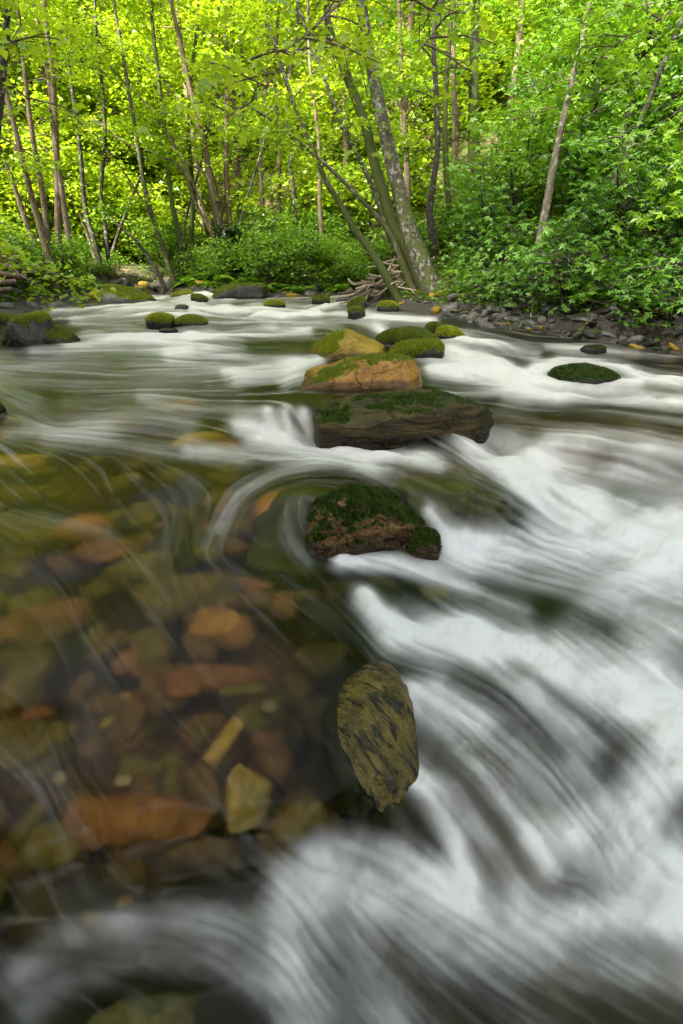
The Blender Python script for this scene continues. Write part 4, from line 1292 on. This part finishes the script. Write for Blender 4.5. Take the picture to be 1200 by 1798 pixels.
T('slender_tree', 'thin upright tree seen between the leaning trunks and the dark thin tree', [(716, 330), (712, 240), (706, 130), (700, -20)], 12.5, 12, B_BROWN, L_LIME, 9, 1300, .4, 13, .3, leaf=.10)
T('slender_tree', 'faint stem right behind the mossed tree, near the top centre right', [(800, 240), (797, 150), (796, 60), (800, -20)], 13.5, 12, B_BROWN, L_GREEN, 9, 1300, .4, 14, .3, leaf=.10)
# middle of the far bank
T('brown_tree', 'sunlit brown tree rising left of the ivy clad stump and leaning left', [(402, 470), (388, 420), (372, 330), (358, 250), (335, 160), (318, 80), (296, -20)], 14.6, 15, B_BROWN, L_LIME, 9, 1500, .25, 15, .45, leaf=.11)
T('brown_tree', 'brown tree rising straight from the ivy clad stump', [(412, 470), (404, 400), (398, 300), (398, 200), (400, 100), (378, -20)], 14.9, 12, B_BROWN, L_LIME, 9, 1500, .3, 16, .45, leaf=.11)
T('slender_tree', 'thin mossy tree bending left over the riffle, left of the far bank centre', [(304, 490), (285, 430), (258, 345), (240, 240), (220, 120), (196, -20)], 14.2, 11, B_MOSSY, L_LIME, 9, 1300, .5, 17, .45, leaf=.11)
T('slender_tree', 'left stem of the mossy twin trees on the far bank', [(322, 490), (315, 420), (300, 340), (288, 220), (270, 60), (262, -20)], 14.7, 11, B_MOSSY, L_LIME, 8, 1200, .8, 18, .45, leaf=.11)
T('slender_tree', 'right stem of the mossy twin trees on the far bank', [(328, 490), (336, 420), (338, 330), (330, 200), (345, 60), (350, -20)], 15.0, 10, B_MOSSY, L_LIME, 8, 1200, .7, 19, .45, leaf=.11)
T('dark_tree', 'left one of two dark mossy stems standing close, left far bank', [(182, 490), (165, 420), (150, 365), (140, 250), (120, 100), (110, -20)], 13.8, 10, B_DARK, L_LIME, 8, 1200, .8, 20, .45, leaf=.11)
T('dark_tree', 'right one of two dark mossy stems standing close, left far bank', [(192, 480), (186, 400), (178, 340), (185, 220), (170, 60), (165, -20)], 14.0, 9, B_DARK, L_LIME, 8, 1200, .7, 21, .45, leaf=.11)
T('slanting_tree', 'low dark stem slanting left over the far bank ferns', [(278, 480), (245, 430), (215, 400), (188, 378)], 14.0, 9, B_DARK, L_GREEN, 5, 500, .7, 22, .5, leaf=.11, topz=0, lmax=.8)
T('slanting_tree', 'long bare pale brown stem slanting far left across the far bank trees', [(378, 420), (345, 360), (318, 295), (270, 268), (220, 250), (160, 205)], 14.3, 8, B_BROWN, L_LIME, 6, 700, .2, 23, .4, leaf=.11, topz=0, lmax=1.0)
T('slanting_tree', 'curved pale dead branch sweeping up beside the sunlit brown tree', [(392, 440), (372, 330), (352, 298), (325, 285), (308, 255), (298, 230)], 14.5, 7, B_PALE, L_LIME, 3, 200, 0, 24, .7, leaf=.11, topz=0, lmax=.6)
T('slender_tree', 'thin brown tree right of the ivy clad stump, first of the row', [(458, 470), (462, 380), (458, 270), (470, 120), (466, -20)], 15.5, 9, B_BROWN, L_LIME, 8, 1200, .4, 25, .45, leaf=.11)
T('slender_tree', 'thin brown tree right of the ivy clad stump, second of the row', [(486, 480), (490, 380), (490, 260), (484, 120), (492, -20)], 15.8, 10, B_BROWN, L_LIME, 8, 1200, .4, 26, .45, leaf=.11)
T('dark_tree', 'dark slim tree with ivied foot, right part of the far bank', [(518, 475), (522, 400), (512, 300), (505, 180), (520, 60), (525, -20)], 15.2, 10, B_DARK, L_LIME, 8, 1300, .5, 27, .45, leaf=.11)
T('slender_tree', 'slim brown tree just behind the driftwood pile', [(568, 450), (562, 360), (560, 250), (545, 120), (540, -20)], 14.5, 10, B_BROWN, L_LIME, 8, 1300, .4, 28, .45, leaf=.11)
T('slender_tree', 'mid far bank tree leaning slightly left behind the curved dead branch', [(440, 460), (425, 380), (420, 280), (428, 160), (415, -20)], 16.5, 8, B_BROWN, L_LIME, 8, 1200, .2, 29, .45, leaf=.12)
FAN = 'thin stems fanning out left of the far bank centre'
for k, pth in enumerate([[(396, 470), (345, 335), (275, 205), (190, 115)], [(402, 470), (428, 370), (462, 255), (505, 110)], [(302, 482), (268, 385), (205, 285), (128, 200)],
                         [(312, 485), (328, 380), (362, 250), (382, 95)], [(398, 466), (382, 335), (332, 205), (250, 90)], [(186, 480), (215, 390), (262, 270), (300, 150)],
                         [(176, 482), (142, 380), (95, 290), (40, 190)]]):
    T('fanning_stem', 'thin bare stem of the fan leaning over the far bank left of centre', pth, 14.2 + .15 * k, 6.5, B_DARK if k % 2 else B_BROWN, L_LIME, 5, 420, .4, 60 + k, .5, leaf=.10, topz=0, lmax=.9, group=FAN)
# left edge
T('brown_tree', 'straight brown tree forking near the top left', [(104, 450), (102, 340), (98, 230), (92, 120), (84, 60), (76, -20)], 12.8, 14, B_BROWN, L_LIME, 9, 1400, .2, 30, .35, leaf=.10)
T('brown_tree', 'left fork stem of the straight brown tree at top left', [(98, 260), (88, 150), (72, 70), (56, -20)], 12.8, 9, B_BROWN, L_LIME, 7, 900, .2, 31, .4, leaf=.10)
T('brown_tree', 'brown tree at left slanting to the upper left, second from the left edge', [(86, 430), (74, 330), (56, 230), (42, 110), (28, -20)], 12.2, 12, B_BROWN, L_LIME, 9, 1300, .2, 32, .35, leaf=.10)
T('brown_tree', 'brown tree leaning left out of the picture at the left edge', [(82, 440), (52, 330), (28, 230), (10, 160), (-20, 60)], 11.5, 13, B_BROWN, L_LIME, 8, 1200, .2, 33, .35, leaf=.10)
T('brown_tree', 'lower brown tree crossing the left edge behind the log pile', [(72, 450), (46, 390), (20, 310), (-8, 240)], 11.9, 12, B_BROWN, L_LIME, 8, 1200, .2, 34, .35, leaf=.10)
T('dark_tree', 'dark crooked trunk at the very top left corner', [(-40, 420), (-10, 260), (5, 120), (12, 50), (10, -20)], 9.0, 18, B_DARK, L_LIME, 8, 1300, .3, 35, .4, leaf=.09)

# ---- trees of the hillside: six shapes, many copies
def hill_tree(seed):
    rng = np.random.default_rng(seed)
    root = empty('hillside_tree', (0, 0, 0))
    lean = rng.normal(0, .06, 2)
    h = rng.uniform(9, 12)
    tr = np.array([(lean[0] * z + .12 * sin(z * .7 + seed), lean[1] * z + .1 * cos(z * .6 + seed), z) for z in np.linspace(-.3, h, 16)])
    rad = np.linspace(.11, .03, 16)
    wood = Wood()
    wood.limb(tr, .11, .03, 7, .06, .2, seed)
    lp = branchy(wood, rng, tr, rad, 24, .08, .85, 1.0, 2.4, 6400, up=.30, twig=3, spray=(.75, .30, .10))
    link('trunk', wood.mesh('trunk'), B_BROWN, root)
    clump = fbm(lp * .9, 2, seed) * .5 + .5
    link('crown', leaves('crown', lp, .12, rng, tone=clump + rng.uniform(-.3, .3, len(lp))), L_LIME, root)
    tag(root, 'slender lime green tree on the sunlit hillside behind the far bank', 'tree', 'trees of the hillside')
    return root

def bush(seed, name, label, group, leafm, shape, r, h, n, size, stems=6):
    rng = np.random.default_rng(seed)
    root = empty(name, (0, 0, 0))
    wood = Wood()
    lp = []
    for k in range(stems):
        az = rng.uniform(0, 2 * pi); out = rng.uniform(.15, 1) * r
        top = np.array([cos(az) * out, sin(az) * out, h * rng.uniform(.55, 1.0)])
        st = spline([(0, 0, -.1), top * np.array([.3, .3, .45]), top * np.array([.75, .75, .85]), top], 8)
        wood.limb(st, .018 * h, .004, 5, .05)
        lp.append(branchy(wood, rng, st, np.full(8, .018 * h), 7, .2, 1.0, .25 * r + .15, .55 * r + .2, n // stems, up=.25, twig=2, spray=(.9, .16 * r + .04, .05)))
    lp = np.concatenate(lp)
    link('stems', wood.mesh('stems'), B_DARK, root)
    clump = fbm(lp * 2.0, 2, seed) * .5 + .5
    link('foliage', leaves('foliage', lp, size, rng, shape, tilt=.5, tone=clump + rng.uniform(-.3, .3, len(lp))), leafm, root)
    tag(root, label, 'bush', group)
    return root

def scatter(protos, spots, smin, smax, rr):
    used = set()
    for x, y in spots:
        i = rr.randrange(len(protos))
        o = protos[i] if i not in used else copy_tree(protos[i])
        used.add(i)
        o.location = (x, y, gz(x, y) - .03)
        s_ = rr.uniform(smin, smax)
        o.scale = (s_, s_, s_ * rr.uniform(.85, 1.15))
        o.rotation_euler = (0, 0, rr.uniform(0, 6.28))

rr = random.Random(3)
spots = []
tries = 0
while len(spots) < 160 and tries < 20000:
    tries += 1
    y = rr.uniform(14.5, 40); x = rr.uniform(-.95, .95) * (y + 3)
    if float(river_sd(np.array([x]), np.array([y]))[0]) < 2.5: continue
    if any((x - a) ** 2 + (y - b) ** 2 < (1.1 + .03 * y) ** 2 for a, b in spots): continue
    spots.append((x, y))
scatter([hill_tree(400 + i) for i in range(6)], spots, .8, 1.25, rr)

spots = []
tries = 0
while len(spots) < 110 and tries < 9000:
    tries += 1
    y = rr.uniform(15.5, 27); x = rr.uniform(-.85, .75) * (y + 2)
    if float(river_sd(np.array([x]), np.array([y]))[0]) < 3.2: continue
    if any((x - a) ** 2 + (y - b) ** 2 < 1.1 for a, b in spots): continue
    spots.append((x, y))
for px, Y in ((170, 16.4), (215, 16.8), (250, 16.5), (285, 17.2), (195, 18.2), (240, 18.6), (280, 19), (150, 17.6), (225, 20)):
    spots.append((float(at_y(px, 300, Y)[0]), Y))
HILL_SHRUBS = spots

# right bank thicket of broad lobed leaves, and shrubs along the other banks
def bank_spots(pts, n, lo, hi, gap, rr):
    pk = along(pts, lo, hi); out = []; t_ = 0
    while len(out) < n and t_ < 4000:
        t_ += 1
        x, y = pk(rr)
        if float(river_sd(np.array([x]), np.array([y]))[0]) < lo * .9: continue
        if any((x - a) ** 2 + (y - b) ** 2 < gap * gap for a, b in out): continue
        q = project(x, y, gz(x, y))[0]
        if 600 < q < 835 and y < 11.2: continue
        out.append((x, y))
    return out
rr = random.Random(9)
scatter([bush(480 + i, 'hillside_shrub', 'pale lime shrub between the trunks on the sunlit hillside', 'shrubs of the hillside', L_LIME, KITE, 1.0, 1.7, 1500, .13, 7) for i in range(3)], HILL_SHRUBS, .8, 1.5, rr)
RB = [(5.0, 1.5)] + RIVER[2:8]
scatter([bush(500 + i, 'broadleaf_sapling', 'leafy sapling with broad lobed leaves in the right bank thicket', 'saplings of the right bank thicket', L_GREEN if i % 4 else L_SHADED, PALM, .75, 1.7, 1250, .092) for i in range(4)],
        [q for q in bank_spots(RB, 52, .75, 5.0, .58, rr) if not (935 < project(q[0], q[1], gz(*q))[0] < 1055 and q[1] < 8.6)], .8, 1.5, rr)
scatter([bush(520 + i, 'low_shrub', 'low shrub with shade-darkened leaves at the foot of the right bank thicket', 'low shrubs of the right bank', L_SHADED, PALM, .5, .55, 420, .085, 7) for i in range(3)],
        bank_spots(RB, 70, .14, 1.4, .29, rr), .7, 1.3, rr)
scatter([bush(540 + i, 'shrub', 'green shrub of the far bank undergrowth', 'shrubs of the far bank', L_GREEN, KITE, .8, 1.2, 1500, .10, 8) for i in range(4)],
        bank_spots([RIVER[8], RIVER[9], (RIVER[10][0], RIVER[10][1] + .3)] + RIVER[11:16], 80, .5, 5.0, .55, rr), .4, .9, rr)
scatter([bush(560 + i, 'shrub', 'shrub on the left bank under the brown trees', 'shrubs of the left bank', L_LIME, KITE, .8, 1.1, 1500, .10, 8) for i in range(3)],
        bank_spots([RIVER[15], RIVER[16], RIVER[17], (-7.0, 7.4)], 34, 1.6, 6.0, .75, rr), .6, 1.3, rr)

# unseen trees added beside and behind the viewpoint to keep sun off the stream
rr = random.Random(21)
near = []
for x in np.arange(-15.8, -5.4, 2.0):
    for y in np.arange(-15, 1.5, 2.0):
        near.append((x + rr.uniform(-.5, .5), y + rr.uniform(-.6, .6)))
for x in np.arange(-4.6, 5, 2.0):
    for y in (-8.0, -10.0, -12.0):
        near.append((x + rr.uniform(-.5, .5), y + rr.uniform(-.6, .6)))
proto = hill_tree(430)
tag(proto, 'tall leafy tree added out of view to shade the stream', 'tree', 'unseen trees added for shade')
scatter([proto], near, 1.15, 1.45, rr)

# leaf cover of the forest floor: nobody could count it
def undergrowth():
    rng = np.random.default_rng(77)
    n = 210000
    y = 5 + 40 * rng.random(n * 2) ** 1.6
    x = rng.uniform(-1, 1, n * 2) * (y + 3)
    d = river_sd(x, y)
    dens = fbm(np.stack([x * .5, y * .5, x * 0], -1), 3, 14)
    ok = (d > .3) & (dens + rng.uniform(-.35, .35, n * 2) > -.12)
    x, y = x[ok][:n], y[ok][:n]
    hgt = rng.random(len(x)) ** 1.5 * (.22 + .35 * np.clip(fbm(np.stack([x * .9, y * .9, x * 0], -1), 2, 15) + .3, 0, 1)) * sstep(.3, 1.6, river_sd(x, y) + .2) * (1 + 1.6 * sstep(13, 19, y))
    P = np.stack([x, y, ground_z(x, y) + .02 + hgt], -1)
    k = 1 + (y - 5) * .035
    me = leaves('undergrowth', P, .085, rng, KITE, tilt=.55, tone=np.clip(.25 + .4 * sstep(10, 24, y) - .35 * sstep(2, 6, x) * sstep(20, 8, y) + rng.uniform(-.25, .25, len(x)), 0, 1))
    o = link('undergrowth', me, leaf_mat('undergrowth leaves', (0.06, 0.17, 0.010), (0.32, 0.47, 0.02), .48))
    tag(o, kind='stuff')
undergrowth()


# ---- ferns, driftwood, logs, overhanging sprays
def fern(seed):
    rng = np.random.default_rng(seed)
    P, T = [], []
    sv, sf = KITE
    V, F, n = [], [], 0
    for k in range(10):
        az = k * 2 * pi / 10 + rng.uniform(-.25, .25)
        L = rng.uniform(.38, .6); rise = rng.uniform(.6, 1.1)
        d = np.array([cos(az), sin(az), 0]); side = np.array([-sin(az), cos(az), 0])
        for j in range(1, 15):
            t = j / 14
            c = d * L * t * .9 + np.array([0, 0, L * (rise * t - .85 * t * t)])
            ln = L * .30 * (sin(pi * (.12 + .86 * t)) + .05)
            for sg in (-1, 1):
                dr = side * sg * .9 + d * .45 + np.array([0, 0, -.15]); dr /= np.linalg.norm(dr)
                nz = np.array([0, 0, 1.0]) + rng.normal(0, .15, 3)
                rx = np.cross(dr, nz); rx /= np.linalg.norm(rx)
                V.append(c + ln * (sv[:, :1] * rx * .75 + sv[:, 1:2] * dr + sv[:, 2:] * nz)); F.append(sf + n); n += 4
                T += [rng.random()] * 4
    o = empty('fern', (0, 0, 0))
    link('fronds', np_mesh('fronds', np.concatenate(V), np.concatenate(F), False, {'tone': np.array(T)}), L_GREEN, o)
    return tag(o, 'small green fern at the water edge of the wooded bank', 'fern', 'ferns along the banks')
rr = random.Random(33)
scatter([fern(600 + i) for i in range(3)], bank_spots(RIVER[2:9], 9, .5, 1.3, .35, rr) + bank_spots(RIVER[9:14], 26, .25, 1.2, .4, rr), .7, 1.35, rr)

def stick(name, label, cat, a, b, r0, r1, mat, seed, group=None, bend=.08, forks=1, mossy=0.0):
    rng = np.random.default_rng(seed)
    a = np.asarray(a, dtype=float); b = np.asarray(b, dtype=float)
    L = np.linalg.norm(b - a)
    q = spline([a - a, (b - a) * .35 + rng.normal(0, bend, 3) * L, (b - a) * .7 + rng.normal(0, bend, 3) * L, b - a], 9)
    wd = Wood()
    wd.limb(q, r0, r1, 7, .08, mossy, seed)
    for k in range(forks):
        j = rng.integers(3, 7)
        d = (q[8] - q[0]) / L + rng.normal(0, .5, 3); d /= np.linalg.norm(d)
        wd.limb(np.array([q[j], q[j] + d * L * .15, q[j] + d * L * .28 + rng.normal(0, .02, 3)]), r1 * 1.1, r1 * .5, 5, .05)
    o = link(name, wd.mesh(name), mat)
    o.location = a
    return tag(o, label, cat, group)
rng = np.random.default_rng(90)
for k in range(34):
    u = rng.random()
    px, py = 632 + 80 * u + rng.normal(0, 10), 520 - 62 * u * rng.uniform(.3, 1.1)
    c = at_y(px, py, 10.35 + rng.uniform(-.35, .35))
    L = rng.uniform(.35, 1.0)
    ang = rng.normal(.45, .5)
    d = np.array([cos(ang) * L / 2, rng.normal(0, .25) * L, sin(ang) * L / 2 * .6])
    stick('driftwood_stick', 'bare pale stick in the driftwood pile behind the leaning trees', 'stick', c - d, c + d, rng.uniform(.012, .035), rng.uniform(.006, .014), B_DEAD if k % 4 else B_BROWN, 900 + k, 'sticks of the driftwood pile')
for k, (x0, y0, x1, y1, Y, w0) in enumerate([(-40, 462, 52, 470, 9.6, .06), (-40, 480, 48, 486, 9.5, .055), (-30, 500, 30, 494, 9.4, .05), (-40, 448, 40, 452, 9.8, .05), (-50, 520, 22, 508, 9.2, .05), (-40, 470, 66, 478, 9.9, .04)]):
    stick('log', 'weathered brown log in the pile at the left picture edge', 'log', at_y(x0, y0, Y), at_y(x1, y1, Y + .2), w0, w0 * .8, B_BROWN, 950 + k, 'logs piled at the left edge', .02, 0)
stick('fallen_branch', 'thin pale bent branch drooping over the right gravel bar', 'branch', at_y(1030, 525, 6.9), at_y(1192, 585, 6.2), .014, .007, B_DEAD, 970, None, .05, 3)
stick('fallen_log', 'thick mossy fallen log lying in the right bank leaves near the picture edge', 'log', at_y(1010, 535, 7.3), at_y(1240, 496, 6.6), .05, .04, B_MOSSY, 971, None, .03, 2, .7)
stick('dead_twig', 'bare pale dead stem standing over the right gravel bar', 'branch', at_y(932, 560, 7.3), at_y(942, 470, 7.6), .011, .005, B_DEAD, 972, None, .06, 3)
stick('dead_twig', 'forked bare twig reaching above the right gravel bar between leaves', 'branch', at_y(1078, 560, 6.9), at_y(1060, 470, 7.1), .010, .004, B_DEAD, 973, None, .08, 3)
stick('dead_branch', 'slanting pale branch poking out of the left edge leaves', 'branch', at_y(-10, 450, 7.5), at_y(60, 494, 7.3), .018, .008, B_DEAD, 974, None, .03, 2)

def ivy_stump():
    c = at_y(408, 502, 13.95)
    g = gz(c[0], c[1])
    root = empty('ivy_stump', (c[0], c[1], g))
    wd = Wood()
    wd.limb(spline([(0, 0, -.2), (.03, 0, .3), (-.02, 0, .6), (.05, 0, .95)], 12), .27, .14, 10, .12, .6, 5, .4)
    link('trunk', wd.mesh('trunk'), B_DARK, root)
    rng = np.random.default_rng(8)
    h = rng.uniform(0, 1.0, 1500); az = rng.uniform(0, 2 * pi, 1500)
    rd = .33 - .12 * h / 1.35 + rng.normal(0, .06, 1500)
    P = np.stack([np.cos(az) * rd, np.sin(az) * rd, h], -1)
    link('ivy', leaves('ivy', P, .09, rng, KITE, .6, .9), L_IVY, root)
    tag(root, 'dark ivy clad stump at the foot of the sunlit brown trees', 'tree stump')
ivy_stump()

def overhang(name, label, path, Y0, Y1, leafm, n, size, seed, shape=KITE, r0=.009, limbs=9, lmax=.7):
    rng = np.random.default_rng(seed)
    m = len(path)
    pts = np.array([at_y(px, py, Y0 + (Y1 - Y0) * i / (m - 1)) for i, (px, py) in enumerate(path)])
    root = empty(name, pts[0])
    tr = spline(pts - pts[0], 5 * m)
    wd = Wood()
    wd.limb(tr, r0, .004, 6, .06, .2, seed)
    lp = branchy(wd, rng, tr, np.linspace(r0, .006, len(tr)), limbs, .25, 1.0, .25, lmax, n, up=.02, twig=3, spray=(.9, .09, .03), wood_r=.4)
    link('limb', wd.mesh('limb'), B_BROWN, root)
    link('foliage', leaves('foliage', lp, size, rng, shape, .35, .5), leafm, root)
    tag(root, label, 'branch')
O = overhang
O('overhanging_branch', 'leafy branch hanging into the top centre of the view, in front of the leaning trees', [(780, -300), (690, -120), (610, -10), (550, 50), (500, 90)], 4.6, 3.8, L_LIME, 300, .075, 701)
O('overhanging_branch', 'drooping lime branch left of the top centre, crossing the brown trees', [(700, -220), (600, -20), (520, 90), (450, 170), (400, 205)], 5.0, 4.4, L_LIME, 300, .075, 702)
O('overhanging_branch', 'leafy sprig hanging at the top edge between leaning trees and dark thin tree', [(820, -260), (790, -60), (770, 40), (735, 90)], 4.4, 4.0, L_LIME, 150, .07, 703)
O('overhanging_branch', 'bright leafy branch reaching in at the left edge, upper part', [(-260, -60), (-90, 60), (-10, 120), (50, 175)], 4.4, 4.2, L_LIME, 420, .07, 704)
O('overhanging_branch', 'bright leafy spray low at the left edge before the log pile', [(-160, 400), (-40, 440), (50, 465), (125, 490)], 7.0, 6.6, L_LIME, 420, .10, 705)
O('overhanging_branch', 'broad leaved branch in the top right corner', [(1420, -160), (1250, -20), (1130, 50), (1030, 110)], 6.0, 5.6, L_GREEN, 260, .11, 706, PALM)
O('overhanging_branch', 'broad leaved branch spreading across the pale bare stem', [(1300, 60), (1150, 120), (1030, 170), (900, 210)], 9.2, 8.8, L_GREEN, 420, .11, 707, PALM, .018, 12, 1.1)
O('overhanging_branch', 'broad leaved branch at mid height on the right, under the top corner branch', [(1330, 220), (1180, 250), (1060, 280), (930, 300)], 9.2, 8.8, L_GREEN, 420, .11, 708, PALM, .018, 12, 1.1)
